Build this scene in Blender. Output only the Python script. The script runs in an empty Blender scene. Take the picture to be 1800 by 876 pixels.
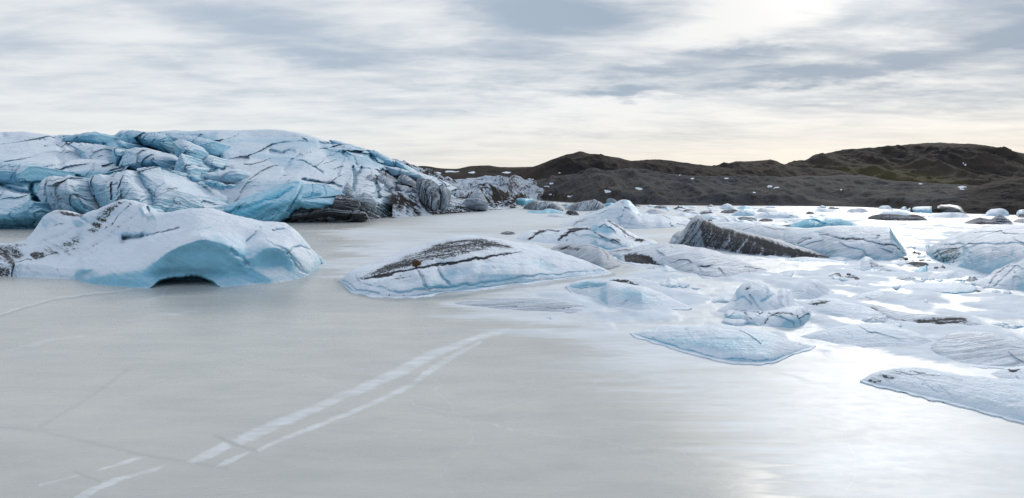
import bpy, math, random
import numpy as np
random.seed(4); RNG = np.random.default_rng(7)
# ------------------------------------------------------------------ camera, world, sun, exposure
SC = bpy.context.scene
F, CX, CY, HOR, H = 1200.0, 900.0, 438.0, 325.0, 12.0
TH = math.atan((CY-HOR)/F)
cd = bpy.data.cameras.new('camera'); cam = bpy.data.objects.new('camera', cd); SC.collection.objects.link(cam)
cd.sensor_width = 36; cd.lens = 24; cd.clip_start = 0.5; cd.clip_end = 12000
cam.location = (0, 0, H); cam.rotation_euler = (math.pi/2-TH, 0, 0)
SC.camera = cam
SUN_AZ, SUN_EL = math.radians(29), math.radians(23)      # clockwise from +Y, above horizon
sd = bpy.data.lights.new('sun', 'SUN'); sd.energy = 1.15; sd.angle = math.radians(12); sd.color = (1.0, .95, .88)
sun = bpy.data.objects.new('sun', sd); SC.collection.objects.link(sun)
sun.rotation_euler = (SUN_EL-math.pi/2, 0, -SUN_AZ)
SC.view_settings.view_transform = 'Standard'; SC.view_settings.look = 'None'
SC.view_settings.exposure = 0.08; SC.view_settings.gamma = 1.0; SC.view_settings.use_curve_mapping = False
SC.cycles.max_bounces = 6; SC.cycles.diffuse_bounces = 3

class G:
    """tiny node-graph helper"""
    def __init__(s, nt): s.nt = nt; s.n = nt.nodes; s.n.clear()
    def node(s, t, **k):
        n = s.n.new(t)
        for a, b in k.items(): setattr(n, a, b)
        return n
    def put(s, sock, v):
        if isinstance(v, bpy.types.NodeSocket): s.nt.links.new(v, sock)
        elif v is not None:
            if sock.type == 'RGBA' and len(v) == 3: v = (*v, 1)
            sock.default_value = v
    def m(s, op, a, b=None, c=None, clamp=False):
        n = s.node('ShaderNodeMath', operation=op, use_clamp=clamp)
        s.put(n.inputs[0], a)
        if b is not None: s.put(n.inputs[1], b)
        if c is not None: s.put(n.inputs[2], c)
        return n.outputs[0]
    def v(s, op, a, b=None, sc=None):
        n = s.node('ShaderNodeVectorMath', operation=op)
        s.put(n.inputs[0], a)
        if b is not None: s.put(n.inputs[1], b)
        if sc is not None: s.put(n.inputs[3], sc)
        return n.outputs[1] if op in ('DOT_PRODUCT', 'LENGTH') else n.outputs[0]
    def mix(s, f, a, b, mode='MIX'):
        n = s.node('ShaderNodeMix', data_type='RGBA', blend_type=mode, clamp_factor=True)
        s.put(n.inputs[0], f); s.put(n.inputs[6], a); s.put(n.inputs[7], b); return n.outputs[2]
    def noise(s, vec, scale, detail=4, rough=.55, dist=0.0):
        n = s.node('ShaderNodeTexNoise'); s.put(n.inputs['Vector'], vec); n.inputs['Scale'].default_value = scale
        n.inputs['Detail'].default_value = detail; n.inputs['Roughness'].default_value = rough; n.inputs['Distortion'].default_value = dist
        return n.outputs[0]
    def ss(s, x, lo, hi, a=0.0, b=1.0):
        n = s.node('ShaderNodeMapRange', interpolation_type='SMOOTHSTEP'); s.put(n.inputs[0], x)
        s.put(n.inputs[1], lo); s.put(n.inputs[2], hi); s.put(n.inputs[3], a); s.put(n.inputs[4], b); return n.outputs[0]
    def sep(s, vec):
        n = s.node('ShaderNodeSeparateXYZ'); s.put(n.inputs[0], vec); return n.outputs
    def comb(s, x, y, z):
        n = s.node('ShaderNodeCombineXYZ'); s.put(n.inputs[0], x); s.put(n.inputs[1], y); s.put(n.inputs[2], z); return n.outputs[0]

def azel(px, py):
    dx, up = (px-CX)/F, (CY-py)/F
    y = math.cos(TH)+up*math.sin(TH); z = -math.sin(TH)+up*math.cos(TH)
    return math.atan2(dx, y), math.atan2(z, math.hypot(dx, y))

W = bpy.data.worlds.new('World'); SC.world = W; W.use_nodes = True
g = G(W.node_tree)
tc = g.node('ShaderNodeTexCoord').outputs['Generated']
D = g.v('NORMALIZE', tc)
dx, dy, dz = g.sep(D)
hz = g.m('MAXIMUM', dz, 0.0)
inv = g.m('DIVIDE', 1.0, g.m('ADD', hz, 0.10))
plane = g.comb(g.m('MULTIPLY', dx, inv), g.m('MULTIPLY', dy, inv), 0.0)
w1 = g.noise(plane, 1.3, 3, .5)
az = g.m('ARCTAN2', dx, dy)
el = g.m('ARCSINE', dz)
azw = g.m('ADD', az, g.m('MULTIPLY', g.m('SUBTRACT', w1, .5), .22))
elw = g.m('ADD', el, g.m('MULTIPLY', g.m('SUBTRACT', g.noise(plane, 3.1, 4, .6), .5), .05))
# broad cloud masses: azimuth/elevation centre, radii, darkness
BL = [(480,45,200,50,.50),(330,-20,200,30,.16),(70,90,130,28,.22),(300,108,70,16,.34),(540,92,100,22,.42),(960,25,160,50,.72),
 (860,98,160,22,.30),(1345,22,150,34,-.34),(1215,62,70,20,-.25),(1330,92,140,12,.60),(1400,132,210,20,.80),(1150,122,170,15,.50),
 (1110,163,85,9,.62),(1620,15,190,45,.60),(1755,68,110,15,.7),(1640,112,170,28,.42),(1700,178,190,18,.34),(1010,190,120,22,-.30),
 (1500,175,120,10,.20),(840,152,200,14,.30),(700,30,120,50,-.10),(1000,-90,300,50,.25),(1600,-260,380,130,-.7),(260,55,120,30,-.22),
 (750,190,260,16,.14),(200,175,260,14,.16),(1020,235,180,7,.14),(1750,20,90,50,.2),(-200,60,300,60,.2),(2000,80,150,60,.4)]
dark = None
for (px, py, rx, ry, s) in BL:
    a0, e0 = azel(px, py)
    a1, _ = azel(px+rx, py); _, e1 = azel(px, py-ry)
    ax = g.m('DIVIDE', g.m('SUBTRACT', azw, a0), abs(a1-a0)); ey = g.m('DIVIDE', g.m('SUBTRACT', elw, e0), abs(e1-e0))
    r2 = g.m('ADD', g.m('MULTIPLY', ax, ax), g.m('MULTIPLY', ey, ey))
    t = g.m('MULTIPLY', g.m('EXPONENT', g.m('MULTIPLY', r2, -.85)), s*.86)
    dark = t if dark is None else g.m('ADD', dark, t)
fb = g.noise(g.v('MULTIPLY', plane, (1.0, 1.7, 1.0)), 1.6, 7, .56, .5)
fb2 = g.noise(g.v('MULTIPLY', plane, (.9, 1.9, 1.0)), 5.0, 6, .58, .4)
nz = g.m('ADD', g.m('MULTIPLY', g.m('SUBTRACT', fb, .5), 1.15), g.m('MULTIPLY', g.m('SUBTRACT', fb2, .5), .44))
lowfade = g.ss(el, 0.02, 0.16, .45, 1.0)
nz = g.m('MULTIPLY', nz, lowfade)
fb3 = g.noise(g.v('MULTIPLY', plane, (.55, 1.1, 1.0)), .9, 3, .5, .2)
dk = g.m('ADD', g.m('ADD', dark, .20), g.m('ADD', nz, g.m('MULTIPLY', g.m('SUBTRACT', fb3, .5), .7)))
right = g.ss(az, -.5, .6, 0.0, 1.0)
cloud_dark = g.mix(right, (.46, .54, .64), (.29, .375, .485))
cloud_lit = g.mix(right, (.86, .88, .89), (.90, .90, .895))
c = g.mix(g.ss(dk, -.08, 0.88), cloud_lit, cloud_dark)
# warm brightening low over the right-hand hills
warm = g.m('MULTIPLY', g.ss(el, .0, .12, 1.0, 0.0), g.ss(az, -.35, .12, .30, .9))
c = g.mix(g.m('MULTIPLY', warm, .5), c, (1.0, .86, .66))
# brighter veil around the hidden sun
sx, sy, sz = math.sin(SUN_AZ)*math.cos(SUN_EL), math.cos(SUN_AZ)*math.cos(SUN_EL), math.sin(SUN_EL)
dots = g.v('DOT_PRODUCT', D, (sx, sy, sz))
glow = g.m('MULTIPLY', g.m('POWER', g.m('MAXIMUM', dots, 0.0), 170.0), 3.0)
c = g.mix(1.0, c, g.comb(glow, g.m('MULTIPLY', glow, .97), g.m('MULTIPLY', glow, .9)), 'ADD')
# sides and back of the sky dome are darker, bluer overcast
behind = g.ss(dy, -.5, .55, 0.0, 1.0)
c = g.mix(behind, g.mix(1.0, c, (.62, .72, .86), 'MULTIPLY'), c)
c = g.mix(g.ss(dz, .35, .95, 0.0, .55), c, (.56, .66, .80))
sky = g.node('ShaderNodeTexSky', sky_type='NISHITA', sun_disc=False, sun_elevation=SUN_EL, sun_rotation=SUN_AZ)
bg0 = g.node('ShaderNodeBackground'); g.put(bg0.inputs[0], sky.outputs[0]); bg0.inputs[1].default_value = .06
bg1 = g.node('ShaderNodeBackground'); g.put(bg1.inputs[0], c); bg1.inputs[1].default_value = .98
mx = g.node('ShaderNodeMixShader'); mx.inputs[0].default_value = .93
g.nt.links.new(bg0.outputs[0], mx.inputs[1]); g.nt.links.new(bg1.outputs[0], mx.inputs[2])
wo = g.node('ShaderNodeOutputWorld'); g.nt.links.new(mx.outputs[0], wo.inputs[0])

# ------------------------------------------------------------------ numpy helpers
CAM = np.array([0, 0, H])
def ray(px, py):
    px = np.asarray(px, float); py = np.asarray(py, float)
    u = (px-CX)/F; v = (CY-py)/F
    return np.stack([u, math.cos(TH)+v*math.sin(TH), -math.sin(TH)+v*math.cos(TH)], -1)
def at(px, py, y):
    r = ray(px, py); return CAM + r*(np.asarray(y, float)/r[..., 1])[..., None]
def ydep(px, py):
    """world y of the water point seen at a pixel"""
    r = ray(px, py); z = np.minimum(r[..., 2], -1e-3); return r[..., 1]*H/(-z)
def proj(P):
    d = P-CAM
    f = d[..., 1]*math.cos(TH)-d[..., 2]*math.sin(TH); u = d[..., 1]*math.sin(TH)+d[..., 2]*math.cos(TH)
    f = np.where(np.abs(f) < 1e-3, 1e-3, f)
    return CX+F*d[..., 0]/f, CY-F*u/f
def _h(ix, iy, iz):
    n = (ix*374761393 + iy*668265263 + iz*2147483647 + 1013904223) & 0xffffffff
    n = ((n ^ (n >> 13))*1274126177) & 0xffffffff
    n = ((n ^ (n >> 16))*2246822519) & 0xffffffff
    return ((n ^ (n >> 15)) & 0xffff)/65535.0
def vnoise(P):
    """smooth value noise, -1..1"""
    i = np.floor(P).astype(np.int64); f = P-i; f = f*f*f*(f*(f*6-15)+10)
    o = 0
    for a in (0, 1):
        for b in (0, 1):
            for c_ in (0, 1):
                w = (f[..., 0] if a else 1-f[..., 0])*(f[..., 1] if b else 1-f[..., 1])*(f[..., 2] if c_ else 1-f[..., 2])
                o = o + w*_h(i[..., 0]+a, i[..., 1]+b, i[..., 2]+c_)
    return o*2-1
def fbm(P, s, oct=4, rough=.5, seed=0, ridged=False):
    P = np.asarray(P)*s + seed*17.31; a = 1; o = 0; t = 0
    for k in range(oct):
        n = vnoise(P + k*5.7)
        if ridged: n = 1-2*np.abs(n)
        o = o+a*n; t += a; a *= rough; P = P*2.03
    return o/t
def worley(P, s, seed=0):
    """F1, F2 and a per-cell random value"""
    P = np.asarray(P)*s; i = np.floor(P).astype(np.int64)
    f1 = np.full(P.shape[:-1], 9.); f2 = f1.copy(); idv = np.zeros_like(f1); til = np.zeros_like(f1)
    for a in (-1, 0, 1):
        for b in (-1, 0, 1):
            for c_ in (-1, 0, 1):
                q = i + np.array([a, b, c_])
                o = np.stack([_h(q[..., 0]+seed, q[..., 1], q[..., 2]), _h(q[..., 0], q[..., 1]+91+seed, q[..., 2]), _h(q[..., 0], q[..., 1], q[..., 2]+47+seed)], -1)
                d = np.sqrt(((q+o-P)**2).sum(-1)); r = _h(q[..., 0]+5, q[..., 1]+seed, q[..., 2]+9); ta = r*37.0; tl = (P-q-o)[..., 0]*np.cos(ta)+(P-q-o)[..., 1]*np.sin(ta)
                lt = d < f1
                f2 = np.where(lt, f1, np.minimum(f2, d)); idv = np.where(lt, r, idv); til = np.where(lt, tl, til); f1 = np.where(lt, d, f1)
    return f1, f2, idv, til
def sstep(x, a, b):
    t = np.clip((x-a)/(b-a), 0, 1); return t*t*(3-2*t)
def pchip(xs, ys, x):
    xs = np.asarray(xs, float); ys = np.asarray(ys, float); h = np.diff(xs); d = np.diff(ys)/h
    m = np.zeros_like(ys); m[1:-1] = np.where(d[1:]*d[:-1] > 0, 2*d[1:]*d[:-1]/(d[1:]+d[:-1]+1e-12), 0); m[0] = d[0]; m[-1] = d[-1]
    k = np.clip(np.searchsorted(xs, x)-1, 0, len(h)-1); t = np.clip((x-xs[k])/h[k], 0, 1)
    return ((2*t**3-3*t**2+1)*ys[k] + (t**3-2*t**2+t)*h[k]*m[k] + (-2*t**3+3*t**2)*ys[k+1] + (t**3-t**2)*h[k]*m[k+1])
def segd(px, py, pts):
    d = np.full(px.shape, 1e9)
    for (ax, ay), (bx, by) in zip(pts[:-1], pts[1:]):
        vx, vy = bx-ax, by-ay; L = vx*vx+vy*vy+1e-9
        t = np.clip(((px-ax)*vx+(py-ay)*vy)/L, 0, 1)
        d = np.minimum(d, np.hypot(px-ax-t*vx, py-ay-t*vy))
    return d
def inside(px, py, poly):
    c_ = np.zeros(px.shape, bool); n = len(poly)
    for i in range(n):
        (x1, y1), (x2, y2) = poly[i], poly[(i+1) % n]
        if y1 == y2: continue
        hit = ((y1 > py) != (y2 > py)) & (px < (x2-x1)*(py-y1)/(y2-y1)+x1)
        c_ ^= hit
    return c_
def field(px, py, feats):
    """feature list -> 0..1 field. ('l',pts,width,s) line, ('e',cx,cy,rx,ry,s[,deg]) ellipse, ('p',pts,soft,s) polygon"""
    o = np.zeros(px.shape)
    for f in feats:
        if f[0] == 'l': v = f[3]*np.exp(-(segd(px, py, f[1])/f[2])**2)
        elif f[0] == 'e':
            a = math.radians(f[6]) if len(f) > 6 else 0
            x, y = px-f[1], py-f[2]; X = x*math.cos(a)+y*math.sin(a); Y = -x*math.sin(a)+y*math.cos(a)
            v = f[5]*np.exp(-((X/f[3])**2+(Y/f[4])**2)**1.5)
        else:
            d = segd(px, py, list(f[1])+[f[1][0]]); ins = inside(px, py, f[1])
            v = f[3]*sstep(np.where(ins, d, -d), -f[2], f[2])
        o = np.where(np.abs(v) > np.abs(o), v, o) if f[0] != 'x' else o
    return o

# ------------------------------------------------------------------ materials
def mat(name):
    m = bpy.data.materials.new(name); m.use_nodes = True; return m, G(m.node_tree)
def finish(g, col, rough, bump=None, bstr=.4, bdist=.1, spec=.5, extra=None):
    p = g.node('ShaderNodeBsdfPrincipled'); g.put(p.inputs['Base Color'], col); g.put(p.inputs['Roughness'], rough)
    p.inputs['Specular IOR Level'].default_value = spec; p.inputs['IOR'].default_value = 1.31
    if bump is not None:
        b = g.node('ShaderNodeBump'); b.inputs['Strength'].default_value = bstr; b.inputs['Distance'].default_value = bdist
        g.put(b.inputs['Height'], bump); g.nt.links.new(b.outputs[0], p.inputs['Normal'])
    for k, v in (extra or {}).items(): g.put(p.inputs[k], v)
    o = g.node('ShaderNodeOutputMaterial'); g.nt.links.new(p.outputs[0], o.inputs[0]); return p

def ice_material(name, snow=(.80, .855, .925), blue=(.21, .47, .60), dirt=(.028, .025, .025), fs=1.0, steep=(.80, .30), base_blue=0.0):
    m, g = mat(name)
    geo = g.node('ShaderNodeNewGeometry'); pos = geo.outputs['Position']
    nrm = g.sep(geo.outputs['Normal'])[2]
    A = g.node('ShaderNodeAttribute', attribute_name='mask').outputs['Color']
    mk = g.node('ShaderNodeSeparateColor'); g.put(mk.inputs[0], A)
    dirtA, blueA, strA = mk.outputs
    st = g.node('ShaderNodeAttribute', attribute_name='st').outputs['Vector']
    n1 = g.noise(pos, .9*fs, 6, .62); n2 = g.noise(pos, 4.5*fs, 4, .6)
    streak = g.noise(g.v('MULTIPLY', st, (.10*fs, 1.6*fs, 1.0)), 1.0, 7, .68, .25)
    streak2 = g.noise(g.v('MULTIPLY', st, (.25*fs, 5.0*fs, 1.0)), 1.0, 4, .7, .1)
    # bare ice shows where it is too steep for snow to lie, and where the wind has scoured it
    stp = g.ss(nrm, steep[1], steep[0], 1.0, 0.0)
    bl = g.m('ADD', g.m('ADD', g.m('MULTIPLY', stp, .62), blueA), g.m('MULTIPLY', g.m('SUBTRACT', n1, .5), .75))
    bl = g.m('ADD', bl, g.m('MULTIPLY', g.m('SUBTRACT', streak, .5), .55))
    bl = g.m('ADD', bl, base_blue)
    bl = g.ss(bl, .05, 1.0)
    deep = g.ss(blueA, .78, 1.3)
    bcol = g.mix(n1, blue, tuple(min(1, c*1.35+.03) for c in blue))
    bcol = g.mix(g.m('MULTIPLY', deep, .6), bcol, (.035, .15, .22))  # darkest ice tint, also shade painted into the cave and crevasses
    col = g.mix(bl, snow, bcol)
    gr = g.ss(g.m('ADD', streak2, g.m('MULTIPLY', strA, .22)), .56, .78)
    col = g.mix(g.m('MULTIPLY', gr, g.m('ADD', .14, g.m('MULTIPLY', strA, .5))), col, (.20, .23, .28))
    # dirt: solid where the mask is full, broken up by speckle and flow lines elsewhere
    sp = g.m('ADD', g.m('MULTIPLY', n2, .62), g.m('MULTIPLY', g.noise(pos, 1.7*fs, 5, .7), .38))
    sp = g.m('ADD', g.m('MULTIPLY', sp, .6), g.m('MULTIPLY', streak, .4))
    thr = g.m('SUBTRACT', .74, g.m('MULTIPLY', dirtA, .37))
    sp = g.m('ADD', g.m('MULTIPLY', g.m('SUBTRACT', sp, .5), 1.35), .5)
    dm = g.ss(g.m('SUBTRACT', sp, thr), -.012, .03)
    dm = g.m('MULTIPLY', dm, g.ss(dirtA, .02, .15))
    dcol = g.mix(g.noise(pos, 3.0*fs, 3, .6), dirt, tuple(c*2.0 for c in dirt))
    # film of grey silt around the dirt
    col = g.mix(g.m('MULTIPLY', g.m('MULTIPLY', dirtA, .45), g.ss(streak, .35, .65)), col, (.14, .135, .14))
    col = g.mix(g.m('MULTIPLY', dm, .93), col, dcol)
    rough = g.m('ADD', g.m('MULTIPLY', bl, -.28), .62)
    hgt = g.m('ADD', g.m('MULTIPLY', streak, .8), g.m('ADD', g.m('MULTIPLY', n1, .8), g.m('MULTIPLY', n2, .28)))
    hgt = g.m('ADD', hgt, g.m('MULTIPLY', streak2, g.m('ADD', .12, g.m('MULTIPLY', strA, .35))))
    hgt = g.m('ADD', hgt, g.m('MULTIPLY', dm, .35))
    pr = finish(g, col, g.m('MAXIMUM', rough, g.m('MULTIPLY', dirtA, .95)), hgt, .8, .42/fs)
    g.put(pr.inputs['Specular IOR Level'], g.ss(dirtA, .1, .6, .42, .05))
    return m
ICE = ice_material('snowy_ice')
ICEB = ice_material('glacier_ice', snow=(.78, .845, .915), blue=(.17, .40, .53), steep=(.92, .2), fs=.5, base_blue=.09)
ICET = ice_material('turquoise_ice', snow=(.50, .73, .84), blue=(.13, .45, .60), steep=(.95, .35), base_blue=.25)
ICED = ice_material('silty_ice', snow=(.62, .66, .72), blue=(.18, .25, .31), dirt=(.022, .021, .022), steep=(.9, .3))

def dark_layer_material():
    m, g = mat('layered_silt_ice')
    geo = g.node('ShaderNodeNewGeometry'); pos = geo.outputs['Position']
    st = g.node('ShaderNodeAttribute', attribute_name='st').outputs['Vector']
    s = g.noise(g.v('MULTIPLY', st, (.06, 1.5, 1.0)), 1.0, 5, .65, .3)
    n = g.noise(pos, 2.0, 4, .6); nr = g.sep(geo.outputs['Normal'])[2]
    col = g.mix(g.ss(s, .46, .68), (.03, .032, .036), (.34, .37, .40))
    col = g.mix(g.m('MULTIPLY', g.ss(nr, .72, .95), g.ss(n, .45, .6)), col, (.75, .8, .86))
    finish(g, col, .45, g.m('ADD', s, g.m('MULTIPLY', n, .4)), .8, .4); return m
LAYER = dark_layer_material()

def hill_material():
    m, g = mat('moraine_ground')
    geo = g.node('ShaderNodeNewGeometry'); pos = geo.outputs['Position']; nr = g.sep(geo.outputs['Normal'])[2]
    mk = g.node('ShaderNodeSeparateColor'); g.put(mk.inputs[0], g.node('ShaderNodeAttribute', attribute_name='mask').outputs['Color'])
    snowA, mossA, dustA = mk.outputs
    n1 = g.noise(pos, .012, 8, .62); n2 = g.noise(pos, .12, 6, .65); n3 = g.noise(pos, .55, 4, .6)
    col = g.mix(g.ss(n1, .36, .66), (.023, .0205, .0215), (.062, .049, .040))
    col = g.mix(g.m('MULTIPLY', g.ss(n2, .52, .75), .6), col, (.060, .050, .043))
    mo = g.ss(g.m('ADD', g.m('MULTIPLY', mossA, .5), g.m('MULTIPLY', n2, .6)), .50, .72)
    col = g.mix(g.m('MULTIPLY', mo, mossA), col, (.078, .068, .033))
    du = g.m('MULTIPLY', g.ss(g.m('ADD', g.m('ADD', g.m('MULTIPLY', n2, .5), g.m('MULTIPLY', n3, .4)), g.m('MULTIPLY', nr, .25)), .58, .70), dustA)
    col = g.mix(du, col, (.58, .65, .74))
    col = g.mix(g.ss(g.m('ADD', snowA, g.m('MULTIPLY', g.m('SUBTRACT', n3, .5), .5)), .45, .6), col, (.75, .8, .88))
    finish(g, col, .9, g.m('ADD', g.m('MULTIPLY', n2, 1.6), g.m('MULTIPLY', n3, .35)), .6, 1.4, spec=.1); return m
HILL = hill_material()
def rock_material(name, a, b):
    m, g = mat(name)
    geo = g.node('ShaderNodeNewGeometry'); pos = geo.outputs['Position']; nr = g.sep(geo.outputs['Normal'])[2]
    n = g.noise(pos, 1.5, 6, .65); n3 = g.noise(pos, 6., 4, .6)
    col = g.mix(g.ss(n, .35, .65), a, b)
    sn = g.ss(g.m('ADD', g.m('MULTIPLY', nr, .5), g.m('MULTIPLY', g.noise(pos, .9, 5, .6), .9)), .72, .82)
    col = g.mix(g.m('MULTIPLY', sn, .9), col, (.74, .8, .87))
    finish(g, col, .85, g.m('ADD', n, g.m('MULTIPLY', n3, .4)), .8, .2, spec=.25); return m
ROCK = rock_material('dark_rock', (.03, .028, .028), (.10, .09, .085))
def boulder_material():
    m, g = mat('rusty_boulder'); pos = g.node('ShaderNodeNewGeometry').outputs['Position']
    n = g.noise(pos, 5, 6, .65)
    finish(g, g.mix(n, (.055, .026, .012), (.14, .075, .035)), .85, n, .9, .1, spec=.2); return m
BOULD = boulder_material()

def lake_material():
    m, g = mat('frozen_lake')
    geo = g.node('ShaderNodeNewGeometry'); pos = geo.outputs['Position']
    mk = g.node('ShaderNodeSeparateColor'); g.put(mk.inputs[0], g.node('ShaderNodeAttribute', attribute_name='mask').outputs['Color'])
    fr, dk, sn = mk.outputs                     # frost streaks; dark cracks, patches and painted berg reflection; snow dusting and painted glare
    big = g.noise(g.v('MULTIPLY', pos, (.5, 1.0, 1.0)), .035, 5, .55, .6)
    stk = g.noise(g.v('MULTIPLY', pos, (.10, 1.0, 1.0)), .28, 6, .6, .5)
    fine = g.noise(g.v('MULTIPLY', pos, (.6, 1.0, 1.0)), 1.6, 7, .65)
    grain = g.noise(pos, 9.0, 4, .65)
    col = g.mix(g.ss(big, .3, .7), (.48, .475, .445), (.60, .585, .535))
    col = g.mix(g.m('MULTIPLY', g.ss(stk, .48, .75), .30), col, (.56, .57, .57))
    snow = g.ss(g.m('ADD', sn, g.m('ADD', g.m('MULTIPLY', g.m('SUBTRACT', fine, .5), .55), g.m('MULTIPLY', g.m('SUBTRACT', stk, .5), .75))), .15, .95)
    col = g.mix(g.m('MULTIPLY', snow, .9), col, (.75, .79, .83))  # whitens snow dusting and the painted glare zone alike
    frm = g.ss(g.m('ADD', fr, g.m('MULTIPLY', g.m('SUBTRACT', g.noise(g.v('MULTIPLY', pos, (.5, 1.0, 1.0)), 1.1, 7, .72), .5), 1.3)), .25, 1.15)
    col = g.mix(g.m('MULTIPLY', frm, .95), col, (.82, .85, .87))
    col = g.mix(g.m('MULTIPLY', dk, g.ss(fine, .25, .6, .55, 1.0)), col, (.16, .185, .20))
    spots = g.ss(g.noise(pos, 2.2, 2, .4), .70, .78)
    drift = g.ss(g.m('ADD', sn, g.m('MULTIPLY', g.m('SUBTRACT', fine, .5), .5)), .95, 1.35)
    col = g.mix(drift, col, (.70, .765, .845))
    col = g.mix(g.m('MULTIPLY', spots, .12), col, (.62, .66, .68))
    mott = g.noise(g.v('MULTIPLY', pos, (.35, 1.0, 1.0)), .45, 8, .7, .4)
    col = g.mix(g.ss(mott, .35, .7, .0, .34), col, (.33, .36, .37))
    # hairline cracks
    vt = g.node('ShaderNodeTexVoronoi', feature='DISTANCE_TO_EDGE'); vt.inputs['Scale'].default_value = .085
    g.put(vt.inputs['Vector'], g.v('ADD', pos, g.v('MULTIPLY', g.comb(g.noise(pos, .25, 4, .6), g.noise(g.v('ADD', pos, (9, 3, 0)), .25, 4, .6), 0.0), (3.5, 3.5, 0))))
    ck = g.m('MULTIPLY', g.ss(vt.outputs['Distance'], .0, .0035, 1.0, 0.0), g.ss(big, .42, .6))
    col = g.mix(g.m('MULTIPLY', ck, .42), col, (.70, .74, .76))
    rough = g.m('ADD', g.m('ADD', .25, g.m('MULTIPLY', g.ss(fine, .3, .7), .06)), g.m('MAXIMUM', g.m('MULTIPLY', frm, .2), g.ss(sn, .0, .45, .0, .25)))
    hgt = g.m('ADD', g.m('MULTIPLY', grain, .05), g.m('ADD', g.m('MULTIPLY', fine, .22), g.m('MULTIPLY', snow, .10)))
    hgt = g.m('ADD', hgt, g.m('MULTIPLY', ck, .1))
    rough = g.m('ADD', rough, g.m('MULTIPLY', drift, .2)); hgt = g.m('ADD', hgt, g.m('MULTIPLY', drift, g.m('ADD', .5, g.m('MULTIPLY', grain, .5))))
    pr = finish(g, col, rough, hgt, .22, .05, spec=.75); g.put(pr.inputs['Specular IOR Level'], g.m('SUBTRACT', .75, g.m('MULTIPLY', drift, .5))); return m
LAKE = lake_material()

# ------------------------------------------------------------------ mesh building
COL = SC.collection
def grid_mesh(name, P, mt, mask=None, st=None, parent=None, smooth=True, wrap=False):
    nu, nv = P.shape[:2]
    me = bpy.data.meshes.new(name)
    idx = np.arange(nu*nv).reshape(nu, nv)
    if wrap: idx = np.concatenate([idx, idx[:1]], 0)
    q = np.stack([idx[:-1, :-1], idx[1:, :-1], idx[1:, 1:], idx[:-1, 1:]], -1).reshape(-1, 4)
    n = len(q)
    me.vertices.add(nu*nv); me.vertices.foreach_set('co', P.reshape(-1).astype(np.float32))
    me.loops.add(n*4); me.loops.foreach_set('vertex_index', q.reshape(-1).astype(np.int32))
    me.polygons.add(n); me.polygons.foreach_set('loop_start', np.arange(0, n*4, 4, dtype=np.int32))
    me.polygons.foreach_set('loop_total', np.full(n, 4, np.int32))
    me.polygons.foreach_set('use_smooth', np.full(n, smooth, bool))
    if mask is not None:
        a = me.color_attributes.new('mask', 'FLOAT_COLOR', 'POINT')
        v = np.ones((nu*nv, 4), np.float32); v[:, :3] = mask.reshape(-1, 3); a.data.foreach_set('color', v.reshape(-1))
    if st is not None:
        a = me.attributes.new('st', 'FLOAT_VECTOR', 'POINT'); a.data.foreach_set('vector', st.reshape(-1).astype(np.float32))
    me.update(calc_edges=True); me.validate()
    me.materials.append(mt)
    o = bpy.data.objects.new(name, me); COL.objects.link(o)
    if parent is not None: o.parent = parent
    return o
def tag(o, label=None, cat=None, group=None, kind=None):
    if kind: o['kind'] = kind
    if label: o['label'] = label
    if cat: o['category'] = cat
    if group: o['group'] = group
    return o
def empty(name, loc, *a, **k):
    o = bpy.data.objects.new(name, None); COL.objects.link(o); o.location = (0, 0, 0); o.empty_display_size = 1
    return tag(o, *a, **k)
def raypush(P, m):
    d = P-CAM; L = np.linalg.norm(d, axis=-1); return P + d*(m/L)[..., None]
def streakcoords(P, deg):
    px, py = proj(P); s = P[..., 1]/F
    a = math.radians(deg)
    x = P[..., 0]+.9*fbm(P, .18, 3, .5, 61); t = P[..., 2]*1.3 + P[..., 1]*.45 + .8*fbm(P, .14, 3, .5, 62)
    return np.stack([x*math.cos(a)+t*math.sin(a), -x*math.sin(a)+t*math.cos(a), P[..., 1]*.05], -1)
def ends(line, x, ang=False):
    xs = [p[0] for p in line]; ys = [p[1] for p in line]
    if ang: return np.interp(x, xs, ys)
    return pchip(xs, ys, x)

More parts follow.
